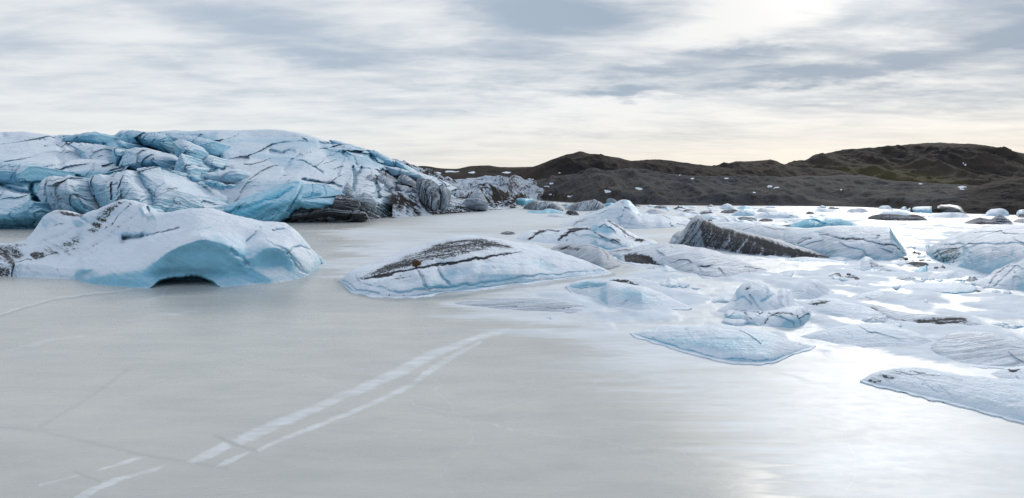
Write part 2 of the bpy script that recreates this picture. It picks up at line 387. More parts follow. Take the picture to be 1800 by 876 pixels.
def decorate(P, amp, s, seed, cuts=(), push=(), dirt=(), blue=(), streak=0.0, deg=0.0, ridged=.35, base_dirt=0., base_blue=0., strata=0., zfade=1.0, facet=0., fs_=.09, fzone=None, fq=(1.2, .3)):
    zf = sstep(P[..., 2], 0.0, zfade)
    n = fbm(P*[1, 1, 1.3], s, 5, .52, seed)*(1-ridged) + fbm(P, s*.8, 4, .5, seed+9, True)*ridged
    P = P.copy()
    P[..., 2] += n*amp*zf
    P = raypush(P, n*amp*.7*zf)
    if facet:
        ppx, ppy = proj(P); fm = 1.0 if fzone is None else np.clip(field(ppx, ppy, fzone), 0, 1)
        Q = np.stack([P[..., 0], P[..., 2]*fq[0], P[..., 1]*fq[1]], -1)
        Q = Q + .22/fs_*np.stack([fbm(Q, fs_*1.6, 3, .5, seed+3), fbm(Q, fs_*1.6, 3, .5, seed+13), fbm(Q, fs_, 2, .5, seed+23)], -1)
        off = 0
        for lv, am in ((1.0, 1.0), (2.3, .22)):
            f1, f2, idv, til = worley(Q, fs_*lv, seed+int(lv*7))
            off = off + am*facet*((idv-.5)*.9 + til*1.8 + .10*np.exp(-((f2-f1)/.10)**2))
        P = raypush(P, off*zf*fm)
    px, py = proj(P)
    wx = px + 3.2*vnoise(np.stack([px*.06, py*.06, px*0+seed], -1)) + 1.2*vnoise(np.stack([px*.22, py*.22, px*0+seed+4], -1))
    wy = py + 2.2*vnoise(np.stack([px*.06, py*.06, px*0+seed+9], -1)) + 1.0*vnoise(np.stack([px*.22, py*.22, px*0+seed+7], -1))
    st = streakcoords(P, deg)
    if strata:
        P = raypush(P, strata*zf*fbm(st*[.08, 1.0, .1], 1.2, 4, .6, seed+2))
    m = np.zeros(px.shape)
    for (pts, w, d) in cuts:
        q = segd(wx, wy, pts); m = np.maximum(m, d*np.exp(-(q/w)**2)) if d > 0 else m + d*np.exp(-(q/w)**2)
    for f in push: m = m + field(wx if f[0] == 'p' else px, wy if f[0] == 'p' else py, [f])
    if np.any(m): P = raypush(P, m)
    mask = np.stack([np.clip(base_dirt+field(wx, wy, dirt), 0, 1), base_blue+field(wx, wy, blue), np.full(px.shape, streak)], -1)
    return P, mask, st

def loft(rows, nu, nv, ts):
    """rows: list of (nu,3) arrays; smooth through them at parameters ts"""
    R = np.stack(rows, 1); vs = np.linspace(0, 1, nv)
    return np.stack([np.stack([pchip(ts, R[i, :, k], vs) for k in range(3)], -1) for i in range(nu)], 0)

BERGS = {}
def berg(name, sil, base, label=None, cat='iceberg', group=None, parent=None, mt=None, fr=.5, cap=22., sh=1.0, back=.8,
         amp=.12, s=.25, seed=None, res=1.3, kind=None, lean=0.0, soft=None, zmin=-.25, foot=0., ang=False, **kw):
    """an ice body standing on the water line 'base', crest seen along 'sil' (image polylines), thickness from fr/cap in metres"""
    mt = mt or ICE
    if 'floe' in name:
        kw.setdefault('base_blue', .12); kw.setdefault('facet', .07); kw.setdefault('fs_', .5)
    if 'floe' not in name and 'facet' not in kw: kw['facet'] = .35; kw['fs_'] = .28
    if soft is None: soft = .75 if 'floe' in name else .35
    if 'floe' in name and sh == 1.0: sh = 1.25
    if seed is None: seed = len(BERGS)+3
    BERGS[len(BERGS)] = name
    sil, base = list(sil), list(base)
    if sil[-1][0] > 1845 and base[-1][1]-sil[-1][1] > 3:      # let bodies that leave the frame round off and close beyond it
        xe, yb_, ys_ = sil[-1][0], base[-1][1], sil[-1][1]; base = [p for p in base if p[0] < xe]+[(xe, yb_)]
        gap = yb_-ys_; sil += [(xe+gap*1.2, ys_+gap*.45), (xe+gap*1.9, yb_-1)]; base += [(xe+gap*1.9, yb_)]
    x0 = max(sil[0][0], base[0][0]); x1 = min(sil[-1][0], base[-1][0])
    nu = max(14, int((x1-x0)/res)); a = np.linspace(0, math.pi, nu)
    u = .45*(1-np.cos(a))/2 + .55*np.linspace(0, 1, nu)
    x = x0+(x1-x0)*u
    k1 = np.stack([x*.11, x*0+seed*3.7, x*0], -1); k2 = np.stack([x*.35, x*0+seed*1.7, x*0+3], -1); tp = np.clip(np.minimum(x-x0, x1-x)/8, 0, 1)
    hh = ends(base, x, ang)-ends(sil, x, ang); qa = np.clip(hh*.05, 0, 1.3)*tp
    yb = ends(base, x, ang)+qa*.6*vnoise(k1*.6+9); ys = np.minimum(ends(sil, x, ang)+qa*.5*vnoise(k1*.5), yb-.05)
    Yb = ydep(x, yb); Yf = ydep(x, ys); room = np.where(ys < HOR+3, 1e4, np.maximum(Yf-Yb, .01))
    endt = np.clip(np.minimum(u, 1-u)/.10, 0.02, 1)**.5
    w = np.minimum(cap*endt, fr*room)
    Rg = at(x, ys, Yb+w); B = at(x, yb, Yb)
    zr = np.maximum(Rg[:, 2], .02)
    bw = np.minimum(cap*1.3*endt, back*np.maximum(room-w, .01))
    hpx = np.max(yb-ys); nf = max(10, int(hpx/res*1.35)); nb = max(6, nf//4)
    al = np.linspace(0, math.pi/2, nf)[None, :]
    fx = 1-np.cos(al); fz = np.sin(al)**sh
    fx = fx*(1-soft)+soft*al/(math.pi/2)
    if lean: fx = fx - lean*np.sin(2*al)**2
    Y = Yb[:, None]+w[:, None]*fx; Z = zr[:, None]*fz
    # keep the plan position on the viewing azimuth of each station
    X = (x[:, None]-CX)/F
    def xof(Y, Z): return X*(Y*math.cos(TH)-(Z-H)*math.sin(TH))
    be = np.linspace(0, math.pi/2, nb)[None, 1:]
    Y2 = (Yb+w)[:, None]+bw[:, None]*np.sin(be); Z2 = zr[:, None]*np.cos(be)
    Y = np.concatenate([Y[:, :1], Y, Y2, Y2[:, -1:]], 1)
    Z = np.concatenate([Z[:, :1]*0+zmin, Z, Z2, Z2[:, -1:]*0+zmin], 1)
    P = np.stack([xof(Y, Z), Y, Z], -1)
    P, mask, st = decorate(P, amp, s, seed, zfade=min(1.0, .35*float(zr.max())+.05), **kw)
    if foot:
        root = parent or empty(name, (0, 0, 0), label, cat, group, kind)
        wv = foot*tp*(.75+.55*vnoise(k1*.6+30)+.10*vnoise(k2+40))
        cols = [(-2., .10), (0., .085), (.55, .07), (.9, .05), (1., -.05)]
        FP = np.stack([at(x, yb+np.where(f > 0, wv*f, f), ydep(x, yb+np.where(f > 0, wv*f, f)))*[1, 1, 0]+[0, 0, zz] for f, zz in cols], 1)
        fm = np.zeros(FP.shape); fm[:, -2:, 0] = .35; fm[:, :, 1] = .15
        grid_mesh('ice_foot', FP, mt, fm, streakcoords(FP, 0), root)
        grid_mesh('ice_body', P, mt, mask, st, root); return root
    o = grid_mesh(name, P, mt, mask, st, parent)
    if parent is None: tag(o, label, cat, group, kind)
    elif label: o['label'] = label
    return o

def block(name, poly, depth, parent, bulge=4., thick=14., seed=1, mt=None, tilt=(0, 0), amp=.5, s=.12, p=3.0, res=1.3, label=None, **kw):
    """a chunk of ice with the outline 'poly': bulging front face, real thickness behind"""
    poly = np.array(poly, float); c0 = poly.mean(0)
    cl = np.concatenate([poly, poly[:1]]); seg = np.hypot(*np.diff(cl, axis=0).T); L = np.concatenate([[0], np.cumsum(seg)])
    n = max(40, int(L[-1]/res)); t = np.linspace(0, L[-1], n, endpoint=False)
    out = np.stack([np.interp(t, L, cl[:, 0]), np.interp(t, L, cl[:, 1])], -1)
    k = np.array([1, 2, 3, 2, 1.]); k /= k.sum()
    out = sum(np.roll(out, i-2, 0)*k[i] for i in range(5))
    out = out + .9*np.stack([vnoise(np.stack([out[:, 0]*.3, out[:, 1]*.3, out[:, 0]*0+seed], -1)), vnoise(np.stack([out[:, 0]*.3, out[:, 1]*.3, out[:, 0]*0+seed+8], -1))], -1)
    R = np.hypot(*(out-c0).T).max(); nr = max(10, int(R/res*1.3))
    rr = np.linspace(0.02, 1, nr)
    q = c0 + rr[None, :, None]*(out-c0)[:, None, :]
    d = depth + bulge*(rr[None, :]**p) + tilt[0]*(q[..., 0]-c0[0])/10 + tilt[1]*(c0[1]-q[..., 1])/10
    P = at(q[..., 0], q[..., 1], d)
    ext = np.linspace(0, 1, max(5, int(thick/2.2)))[1:]
    E = P[:, -1:, :] + np.array([0, 1, 0])*thick*ext[None, :, None] + (np.array([0, 0, -1])*thick*.05)*ext[None, :, None]
    cen = P[:, -1, :].mean(0)
    E[..., 0] = E[..., 0] + (cen[0]-E[..., 0])*.12*ext; E[..., 2] -= np.maximum(E[..., 2]-cen[2], 0)*.15*ext
    P = np.concatenate([P, E], 1)
    kw.setdefault('ridged', .5); kw.setdefault('facet', .20*bulge); kw.setdefault('fs_', .15); kw.setdefault('fq', (.7, .1)); kw.setdefault('strata', .35); kw.setdefault('streak', .25)
    P, mask, st = decorate(P, amp, s, seed, zfade=.2, **kw)
    o = grid_mesh(name, P, mt or ICEB, mask, st, parent, wrap=True)
    if label: o['label'] = label
    return o

# ------------------------------------------------------------------ the frozen lake: one sheet to the horizon
def build_lake():
    pyr = np.concatenate([np.arange(905, 470, -1.7), np.arange(470, 380, -1.3), np.arange(380, 327, -.9)])
    Yr = ydep(np.full(pyr.shape, 900.), pyr)
    Y = np.concatenate([[-300, -60, -15, 2, 10, 16, 19.5, 22], Yr, [9000.]])
    Y = np.unique(Y)
    s = np.concatenate([[-9, -4, -2, -1.4, -1.05], np.arange(-.86, .861, .00125), [1.05, 1.4, 2, 4, 9]])
    YY, S = np.meshgrid(Y, s, indexing='xy')
    X = S*np.maximum(YY, 22)
    P = np.stack([X, YY, np.zeros_like(X)], -1)
    px, py = proj(P); ok = YY > 5
    px = np.where(ok, px, -5000); py = np.where(ok, py, 5000)
    wx = px + 3*vnoise(np.stack([px*.02, py*.03, px*0], -1)) + 1.2*vnoise(np.stack([px*.13, py*.17, px*0], -1))
    wy = py + 1.6*vnoise(np.stack([px*.02, py*.03, px*0+5], -1)) + .8*vnoise(np.stack([px*.11, py*.2, px*0+5], -1))
    frost = [
     ('p', [(322,812),(350,795),(395,776),(412,786),(380,803),(340,816)], 5, .9),
     ('p', [(408,774),(450,750),(520,722),(600,690),(650,668),(700,642),(750,618),(800,600),(850,584),(905,574),(880,592),(840,600),(795,618),(750,640),(705,664),(655,686),(600,708),(520,742),(470,765),(425,784)], 6, .9),
     ('p', [(375,824),(395,808),(425,798),(444,794),(425,806),(398,820)], 2.5, .85),
     ('p', [(449,791),(480,774),(540,750),(620,720),(680,693),(730,665),(765,638),(800,618),(850,596),(845,606),(800,630),(768,652),(735,676),(690,700),(620,730),(560,752),(500,776),(455,795)], 3.5, .8),
     ('l', [(72,853),(105,842),(138,834)], 3, .7), ('p', [(142,834),(180,822),(235,802),(264,801),(225,815),(180,826)], 2.5, .8),
     ('p', [(120,880),(160,855),(200,840),(250,828),(306,811),(275,830),(215,845),(175,862),(145,882)], 2.5, .8),
     ('p', [(-10,622),(40,605),(90,594),(160,586),(150,594),(90,602),(50,614),(0,620)], 4, .6),
     ('p', [(180,573),(220,560),(280,548),(350,540),(360,552),(310,560),(250,572)], 8, .5),
     ('p', [(290,568),(330,562),(370,565),(340,572)], 4, .4), ('e', 578, 573, 22, 3.5, .55),
     ('l', [(-20,556),(40,540),(90,527),(150,517),(205,511),(250,506)], 2.0, .8),
     ('l', [(1483,747),(1490,775),(1506,808),(1506,838),(1490,862)], 1.6, .9), ('l', [(1490,775),(1520,800),(1527,830),(1515,860)], 1.0, .5),
     ('l', [(1180,765),(1320,815),(1480,848),(1560,880)], 1.0, .4), ('l', [(1345,860),(1400,876)], 1.5, .6),
     ('l', [(1340,560),(1350,600),(1345,650),(1380,680)], 1.0, .4), ('l', [(900,690),(1060,720),(1220,755)], 1, .25),
     ('l', [(1170,790),(1140,835),(1110,860)], 1, .3), ('l', [(1640,745),(1720,780),(1830,800)], 1, .4), ('l', [(1560,690),(1600,712)], 1, .3),
     ('l', [(560,700),(640,660),(760,655),(900,670)], 1.2, .15), ('l', [(200,680),(330,690),(460,672),(300,655)], 1.2, .18)]
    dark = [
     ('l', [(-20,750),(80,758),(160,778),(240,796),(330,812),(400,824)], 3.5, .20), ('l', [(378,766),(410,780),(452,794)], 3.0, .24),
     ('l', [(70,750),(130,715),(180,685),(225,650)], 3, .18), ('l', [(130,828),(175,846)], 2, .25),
     ('l', [(-20,559),(40,543),(90,530),(150,520),(205,514)], 1.5, .55), ('e', 340, 512, 130, 8, .45), ('e', 420, 530, 160, 22, .25),  # both ellipses paint the main iceberg's dark reflection into the ice
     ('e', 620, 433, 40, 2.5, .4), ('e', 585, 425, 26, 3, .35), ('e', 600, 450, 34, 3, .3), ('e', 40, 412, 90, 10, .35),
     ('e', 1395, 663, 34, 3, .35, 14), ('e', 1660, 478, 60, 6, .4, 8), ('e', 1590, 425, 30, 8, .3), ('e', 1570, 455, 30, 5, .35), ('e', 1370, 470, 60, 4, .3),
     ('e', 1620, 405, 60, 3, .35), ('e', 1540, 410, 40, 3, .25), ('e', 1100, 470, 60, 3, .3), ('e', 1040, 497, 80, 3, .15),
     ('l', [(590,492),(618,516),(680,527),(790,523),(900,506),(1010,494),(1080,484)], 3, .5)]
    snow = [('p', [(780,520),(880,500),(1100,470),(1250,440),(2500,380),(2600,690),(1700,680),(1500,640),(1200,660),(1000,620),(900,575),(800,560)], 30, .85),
            ('p', [(890,570),(1000,640),(1150,720),(1330,810),(1420,900),(2600,1100),(2600,640),(1100,570)], 75, .68),  # glare on the lake, painted as whitening through the snow channel
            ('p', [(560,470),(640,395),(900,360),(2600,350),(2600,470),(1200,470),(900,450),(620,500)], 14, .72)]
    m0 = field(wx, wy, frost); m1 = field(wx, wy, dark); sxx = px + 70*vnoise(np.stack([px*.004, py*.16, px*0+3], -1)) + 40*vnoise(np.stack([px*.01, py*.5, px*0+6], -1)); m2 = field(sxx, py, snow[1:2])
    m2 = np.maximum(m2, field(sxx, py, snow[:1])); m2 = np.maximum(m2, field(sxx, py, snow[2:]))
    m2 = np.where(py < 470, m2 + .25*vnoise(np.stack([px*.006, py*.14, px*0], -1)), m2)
    m0 = m0*(.9+.15*vnoise(np.stack([wx*.02, wy*.3, px*0+2], -1)))
    rough = sstep(m2, .5, .85)*ok*(1-sstep(py, 600, 670))*sstep(px, 780, 1000)*sstep(m2*0+py, 352, 380)*np.clip(field(px, py, [('p',[(900,440),(1120,402),(1240,385),(1900,380),(1950,660),(1500,640),(1220,600),(1060,570),(960,560),(900,500)],30,1.0)]), 0, 1)
    P[..., 2] += np.where(YY < 400, rough*(.10*fbm(P, .55, 4, .55, 3)+.85*np.maximum(fbm(P*[1, .7, 1], .15, 4, .5, 8)+.06, 0)+.02), 0)
    m2 = m2 + 3.2*np.clip(P[..., 2], 0, .25)
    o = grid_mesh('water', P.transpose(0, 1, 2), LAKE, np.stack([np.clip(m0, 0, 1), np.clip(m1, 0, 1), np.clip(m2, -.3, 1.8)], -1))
    o.name = 'frozen_lake'; o['kind'] = 'structure'
build_lake()

# ------------------------------------------------------------------ hills and moraine behind the lake
def hill(name, sil, foot_px, D0, D1, amp, s, seed, snow=(), moss=(), dust=0., res=1.4, mt=None, back=1.0, cuts=()):
    x0, x1 = sil[0][0], sil[-1][0]
    x = np.arange(x0, x1, res); nu = len(x)
    ys = ends(sil, x); yf = ends(foot_px, x)
    X = (x-CX)/F
    d0 = ydep(x, yf) if D0 is None else np.full(nu, float(D0))
    d1 = d0 + D1
    top = at(x, ys, d1); zr = top[:, 2]
    nv = max(24, int((yf-ys).max()/res*1.6))
    t = np.linspace(0, 1, nv)[None, :]
    Y = d0[:, None] + D1*t; Z = zr[:, None]*(t**1.0*.75+.25*(1-np.cos(t*math.pi))/2)
    tb = np.linspace(0, 1, 10)[None, 1:]
    Y2 = d1[:, None]+D1*back*tb; Z2 = zr[:, None]*(1-tb**2*.9)
    Y = np.concatenate([Y[:, :1]-3, Y, Y2], 1); Z = np.concatenate([Z[:, :1]*0-2.0, Z, Z2], 1)
    P = np.stack([X[:, None]*(Y*math.cos(TH)-(Z-H)*math.sin(TH)), Y, Z], -1)
    k = np.concatenate([[[0]], sstep(t, 0, .12)*(1-.75*sstep(t, .72, 1)), .25+tb*0], 1)
    n = .55*fbm(P*[1, .6, 1], s, 6, .56, seed, True)+.6*fbm(P*[1, .5, 1], s*.5, 5, .55, seed+4)
    P[..., 2] += n*amp*k
    px, py = proj(P)
    wx = px+3*vnoise(np.stack([px*.15, py*.2, px*0], -1)); wy = py+1.2*vnoise(np.stack([px*.12, py*.2, px*0+4], -1))
    mask = np.stack([field(wx, wy, snow), field(wx, wy, moss), np.full(px.shape, dust)], -1)
    return tag(grid_mesh(name, P, mt or HILL, mask), kind='structure')
shore = [(840,350),(930,352),(1040,358),(1200,361.5),(1400,362.5),(1500,364),(1600,369),(1700,374),(1950,384)]
hill('far_hills', [(640,306),(700,298),(720,293),(745,292),(775,296),(800,297),(830,292),(855,291.5),(880,294),(940,294),(1000,302)],
     [(640,330),(1000,330)], 1500, 500, 10, .01, 3, moss=[('e',840,297,90,5,.5)], snow=[('e',795,302,14,1.6,1),('e',830,303,8,1.6,1),('e',770,304,6,1.5,1),('e',890,303,10,1.5,.9)])
hill('hills', [(1300,345),(1340,318),(1380,297),(1420,283),(1450,274),(1500,266),(1545,260),(1600,256.5),(1645,254.5),(1700,256),(1750,261),(1800,270),(1960,296)],
     [(1300,340),(1960,340)], 900, 420, 34, .009, 5, moss=[('p',[(1430,292),(1540,284),(1640,300),(1720,318),(1860,318),(1900,335),(1640,332),(1500,318),(1440,306)],16,.85),('e',1460,287,34,6,.5)],
     snow=[('e',1695,289,5,1.6,1,25)])
hill('hills', [(1180,330),(1235,300),(1270,292),(1310,286.5),(1350,286),(1385,291),(1430,296),(1480,303),(1540,322)], [(1180,340),(1540,340)], 760, 200, 20, .014, 8,
     moss=[('e',1330,312,80,14,.25)], snow=[('e',1275,314,5,1.4,1)])
hill('hills', [(800,334),(860,318),(905,304),(945,292),(985,277),(1008,271),(1020,267.5),(1035,272),(1060,275),(1090,279),(1112,284),(1150,281.5),(1200,287),(1260,294),(1320,306),(1400,330)],
     [(800,340),(1400,340)], 700, 190, 20, .014, 6, moss=[('e',1200,292,70,5,.35)], snow=[('e',985,304,4,1.2,.9),('e',1103,305,5,1.5,1,20)])
hill('moraine', [(850,345),(900,333),(960,319),(1010,308),(1060,301),(1100,300),(1150,306),(1200,310),(1260,313),(1320,316),(1400,311),(1450,309),(1510,308),(1560,316),(1640,322),(1720,327),(1960,330)],
     shore, None, 150, 13, .018, 11, dust=.06, moss=[('e',1340,335,160,12,.25),('e',1500,330,100,12,.3)],
     snow=[('e',1124,332,8,2.2,1,5),('e',1067,337,9,1.6,1,14),('e',1195,306,6,1.6,1,20),('e',1354,328,7,1.4,1),('e',1366,330.5,5,1.2,1),('e',1480,333,3,1.3,1),('e',1617,323,5,1.3,.9),
           ('e',1215,314,3,1.3,1),('e',1690,329,9,2,1,-8),('e',970,322,6,1.6,1),('e',960,328,5,1.5,1),('e',1003,346,6,1.3,1),('e',970,343,4,1.2,1),('e',1276,314,3,1.2,.9),('e',1326,338.5,3,1.2,1),('e',1690,333,5,1.2,.8)])
hill('moraine', [(1600,372),(1650,352),(1690,339),(1730,326),(1765,318),(1800,313),(1860,304),(1960,298)], [(1600,374),(1700,376),(1960,384)], None, 70, 4, .05, 13, snow=[('e',1682,327,4,1.3,1)])
hill('moraine', [(690,300),(730,303),(760,308),(790,318),(830,316),(870,313),(905,319),(935,325),(952,340),(962,350)],
     [(690,384),(740,380),(820,372),(890,366),(905,358),(962,352.5)], None, 170, 17, .028, 21, dust=.88, res=1.1)

# ------------------------------------------------------------------ the glacier
def build_glacier():
    root = empty('glacier', (0,0,0), 'long crevassed blue-white glacier front rising from the frozen lake on the left', 'glacier')
    sil = [(-260,245),(-100,237),(0,237.5),(45,237),(98,238),(108,242),(116,237),(176,238),(200,238),(212,240),(228,233),(262,235),(300,234.5),(330,235),(365,232),(430,231),(490,232.5),(530,237),(556,245),(575,252),
           (620,260),(660,273),(695,285),(714,294),(730,303),(760,312),(800,330),(850,345),(895,357)]
    base = [(-260,410),(0,402),(70,400),(170,396),(300,392),(510,390),(640,387),(700,380),(760,377),(820,373),(895,368)]
    x = np.concatenate([np.arange(-900, -260, 6.), np.arange(-260, 896, 1.15)]); nu = len(x)
    yb = ends(base, x); ys = ends(sil, x); Yb = ydep(x, yb)
    rows = [at(x, yb+3, Yb-.5), at(x, yb, Yb)]
    prof = [(.10, 5), (.26, 13), (.42, 24), (.60, 48), (.78, 80), (.92, 112), (1.0, 135)]
    sc_ = np.interp(x, [-260, 500, 720, 895], [1, 1, .62, .35])
    for f, d in prof:
        wob = 5*vnoise(np.stack([x*.013, x*0+f*9, x*0], -1))*f
        rows.append(at(x, yb+(ys-yb)*f, Yb+d*sc_+wob*sc_))
    last = rows[-1]; rows.append(last+np.array([0, 60, -3.])); rows.append(last+np.array([0, 200, -40.]))
    P = loft(rows, nu, 190, [0, .03, .14, .28, .42, .57, .72, .83, .90, .95, 1.0])
    cuts = [([(379,250),(383,270),(389,296)], 4.5, 14), ([(387,294),(404,295)], 3, 8), ([(183,256),(190,270),(195,285)], 4, 12), ([(117,251),(127,262)], 2, 8),
            ([(120,309),(140,318),(150,325),(150,335)], 5, 14), ([(148,335),(160,352),(174,367)], 5, 16), ([(238,311),(250,330),(259,348),(261,358)], 3, 10),
            ([(60,352),(72,362),(84,374)], 6, 14), ([(305,260),(310,274),(308,284)], 5, 9), ([(404,321),(414,312),(416,306)], 3, 9),
            ([(478,266),(495,270),(512,268)], 4, 9), ([(520,280),(545,290),(568,303)], 1.6, 5), ([(500,299),(512,282),(530,272)], 3, 6), ([(604,265),(609,279)], 2.5, 8),
            ([(578,248),(586,259)], 2, 6), ([(532,315),(560,319),(585,324),(600,328)], 2.2, 8), ([(618,296),(624,312),(623,334)], 3, 12), ([(636,296),(628,308)], 2.5, 9),
            ([(661,312),(664,345)], 3, 12), ([(694,325),(695,350)], 3, 12), ([(727,318),(732,345),(738,366)], 4, 14), ([(676,300),(690,312),(694,318)], 5, 9),
            ([(620,274),(628,290)], 2, 6), ([(651,262),(653,282)], 2.5, 8), ([(0,325),(30,335),(54,340)], 4, 6), ([(52,318),(56,345),(70,360)], 4, 9),
            ([(204,286),(217,274)], 1.6, 5), ([(275,292),(288,280)], 2.5, 6), ([(190,240),(178,250)], 3, 7), ([(213,240),(205,250),(222,266)], 3, 7),
            ([(330,236),(340,243),(378,250)], 2, 3), ([(150,312),(158,300),(165,290)], 1.4, 4), ([(5,236),(8,240)], 3, 5), ([(68,247),(80,246)], 2, 5)]
    blue = [('p',[(-20,280),(60,290),(120,300),(140,330),(110,345),(55,340),(-20,330)],18,.5), ('p',[(-20,340),(60,345),(80,395),(-20,402)],10,.35),
            ('p',[(60,340),(90,375),(80,385),(60,370)],4,.9), ('p',[(380,245),(500,240),(556,245),(560,262),(500,258),(440,250),(400,256)],8,.4), ('e',350,268,30,30,.4),
            ('p',[(100,236),(380,236),(385,300),(350,340),(240,300),(150,270)],10,.85), ('p',[(60,310),(160,300),(270,300),(260,360),(180,380),(70,372)],6,1.0), ('p',[(560,252),(640,262),(710,290),(660,295),(580,282)],8,.5), ('e',250,345,30,40,.3),  # strong polygons darken gaps between seracs, crevasse shade put into the colour
            ('p',[(400,260),(470,280),(500,300),(430,320),(400,300)],16,-.5), ('p',[(20,240),(120,250),(180,280),(60,285),(0,270)],14,-.4), ('e',440,290,50,14,-.3), ('p',[(385,268),(430,262),(500,270),(560,290),(520,300),(440,285),(395,290)],8,.35), ('p',[(400,312),(470,318),(540,330),(500,340),(420,330)],8,.3), ('p',[(350,330),(450,330),(400,365),(330,370)],14,-.3)]
    dirt = [('p',[(600,350),(650,352),(760,366),(900,366),(900,372),(760,380),(640,390),(610,388)],5,.75), ('p',[(530,318),(600,322),(620,300),(690,300),(740,320),(770,350),(740,372),(640,380),(600,340)],10,.40), ('e',195,295,26,6,.5,10), ('l',[(130,283),(190,300),(240,312)],6,.3), ('l',[(200,300),(180,290)],5,.5),
            ('l',[(265,290),(300,300)],3,.3), ('l',[(200,248),(280,280)],3,.2), ('e',340,358,26,4,.55), ('l',[(290,372),(390,362)],3,.45), ('l',[(420,330),(500,345)],4,.25),
            ('l',[(60,290),(110,320)],4,.25), ('p',[(740,320),(900,350),(900,370),(760,378)],8,.55), ('l',[(155,310),(165,290),(160,285)],2.5,.5), ('e',470,295,60,10,.2), ('e',570,320,40,8,.5)]
    cuts = [(c_, w_*1.1, d_*.6 if w_ < 3.2 else d_*.85) for c_, w_, d_ in cuts]
    P, mask, st = decorate(P, 2.4, .032, 31, cuts=cuts, blue=blue, dirt=dirt, streak=.2, deg=8, zfade=4, strata=.5, ridged=.5, facet=5.0, fs_=.085, fq=(.85, .12), fzone=[('p',[(100,222),(385,222),(392,330),(330,380),(100,420)],20,.95),('p',[(-300,292),(120,292),(120,420),(-300,420)],14,.9),('p',[(-300,222),(120,222),(120,300),(-300,300)],14,.3),('p',[(520,232),(740,280),(910,340),(910,380),(640,395),(560,330),(540,280)],16,.8),('e',455,290,90,60,.5)])
    grid_mesh('ice_face', P, ICEB, mask, st, root)
    B = lambda nm, poly, dep, sd, **k: block(nm, poly, dep, root, seed=sd, **k)
    V = [('l',[(104,312),(100,345)],3,.6), ('l',[(92,330),(130,326)],3,.6), ('e',104,350,12,10,.55), ('l',[(95,360),(140,350)],3,.4), ('l',[(90,320),(125,322)],2,.5)]
    B('serac', [(64,341),(66,330),(73,319),(83,311),(95,309),(108,312),(121,308),(129,317),(136,326),(143,341),(155,353),(166,363),(173,371),(170,386),(110,392),(88,386),(75,361)], 188, 2, bulge=8, p=2.5, dirt=V, blue=[('e',140,362,22,20,.35)], base_blue=-.15, amp=.9, thick=22, cuts=[([(125,330),(135,350),(150,366)],3,1.5),([(80,320),(82,345)],2,1.)], label='rounded grey-streaked serac bulging over the lake at the left of the glacier')
    B('serac', [(151,320),(158,312),(172,306),(186,310),(201,303),(214,303),(223,298),(230,305),(236,313),(251,333),(258,346),(260,362),(245,392),(190,392),(176,366),(161,342)], 192, 3, bulge=7, p=2.6, tilt=(-.6,1.2), dirt=[('l',[(195,322),(196,352)],3.2,.85),('l',[(217,310),(209,328),(206,345)],2,.75),('l',[(176,335),(200,308)],3,.4),('l',[(186,318),(200,316)],2.5,.5)], base_blue=.02, amp=.8, thick=26, cuts=[([(195,322),(196,352)],1.8,1.2),([(217,310),(209,328)],1.3,1.)])
    B('serac', [(240,298),(262,296),(281,295),(286,308),(298,316),(309,323),(334,338),(362,345),(372,372),(334,388),(270,388),(266,361),(259,343),(249,320)], 200, 4, bulge=6, p=3, tilt=(1.5,2.0), amp=.8, thick=30, base_blue=.05, dirt=[('l',[(260,330),(275,350)],2.5,.5),('l',[(300,335),(345,358)],4,.3),('l',[(241,304),(284,302)],1.2,.5)])
    B('serac', [(127,237.5),(133,235),(150,233),(168,232.5),(174,236),(177,250),(173,256),(158,254),(141,253),(122,251),(108,250),(110,242),(119,237),(127,241)], 305, 5, bulge=6, p=3, thick=30, amp=.8, base_blue=.45)
    B('serac', [(116,251),(140,252),(186,256),(188,268),(193,284),(176,298),(160,296),(151,292),(141,276),(131,262)], 275, 6, bulge=5, p=3, tilt=(0,3.), thick=30, amp=.7, base_blue=.02)
    B('serac', [(198,258),(206,259),(219,273),(210,284),(203,292),(195,281)], 262, 7, bulge=4, p=2, thick=20, base_blue=.12)
    B('serac', [(221,263),(236,259),(251,260),(272,266),(291,272),(305,280),(310,285),(306,295),(301,303),(284,294),(262,298),(236,299),(208,294),(212,283),(217,272)], 255, 8, bulge=8, p=2.2, tilt=(0,2.), thick=30, base_blue=.1, amp=.9, dirt=[('l',[(214,296),(260,293),(290,285)],3,.4)])
    B('serac', [(236,239),(250,235),(271,233.5),(284,236),(294,240),(298,255),(302,272),(292,269),(281,265),(265,259),(252,256),(243,247)], 290, 9, bulge=8, p=2.4, thick=34, base_blue=.35, amp=.8)
    B('serac', [(212,242),(218,234),(226,230.5),(240,230),(254,233),(240,237),(236,241),(248,255),(238,260),(221,265),(212,258)], 292, 10, bulge=6, p=2.4, thick=30, base_blue=.5, amp=.7)
    B('serac', [(204,250),(213,247),(222,252),(226,262),(214,268),(207,258)], 280, 11, bulge=4, p=2, thick=18, base_blue=.4)
    B('serac', [(296,240),(310,238),(340,240),(377,249),(380,262),(379,274),(365,276),(351,279),(344,263),(334,252),(318,246),(304,250)], 285, 12, bulge=6, p=3, thick=34, base_blue=.30, amp=.7)
    B('ice_curl', [(303,252),(309,248),(318,246.5),(328,249),(337,256),(344,265),(346,276),(342,288),(345,296),(337,300),(334,288),(326,273),(318,268),(312,280),(306,268)], 252, 13, bulge=5, p=1.8, thick=12, base_blue=.15, mt=ICEB, amp=.8)
    B('serac', [(312,283),(318,270),(326,275),(335,290),(344,295),(350,318),(349,330),(339,333),(327,327),(318,318),(305,303),(309,292)], 240, 14, bulge=6, p=2.0, thick=18, amp=1.2, base_blue=.1)
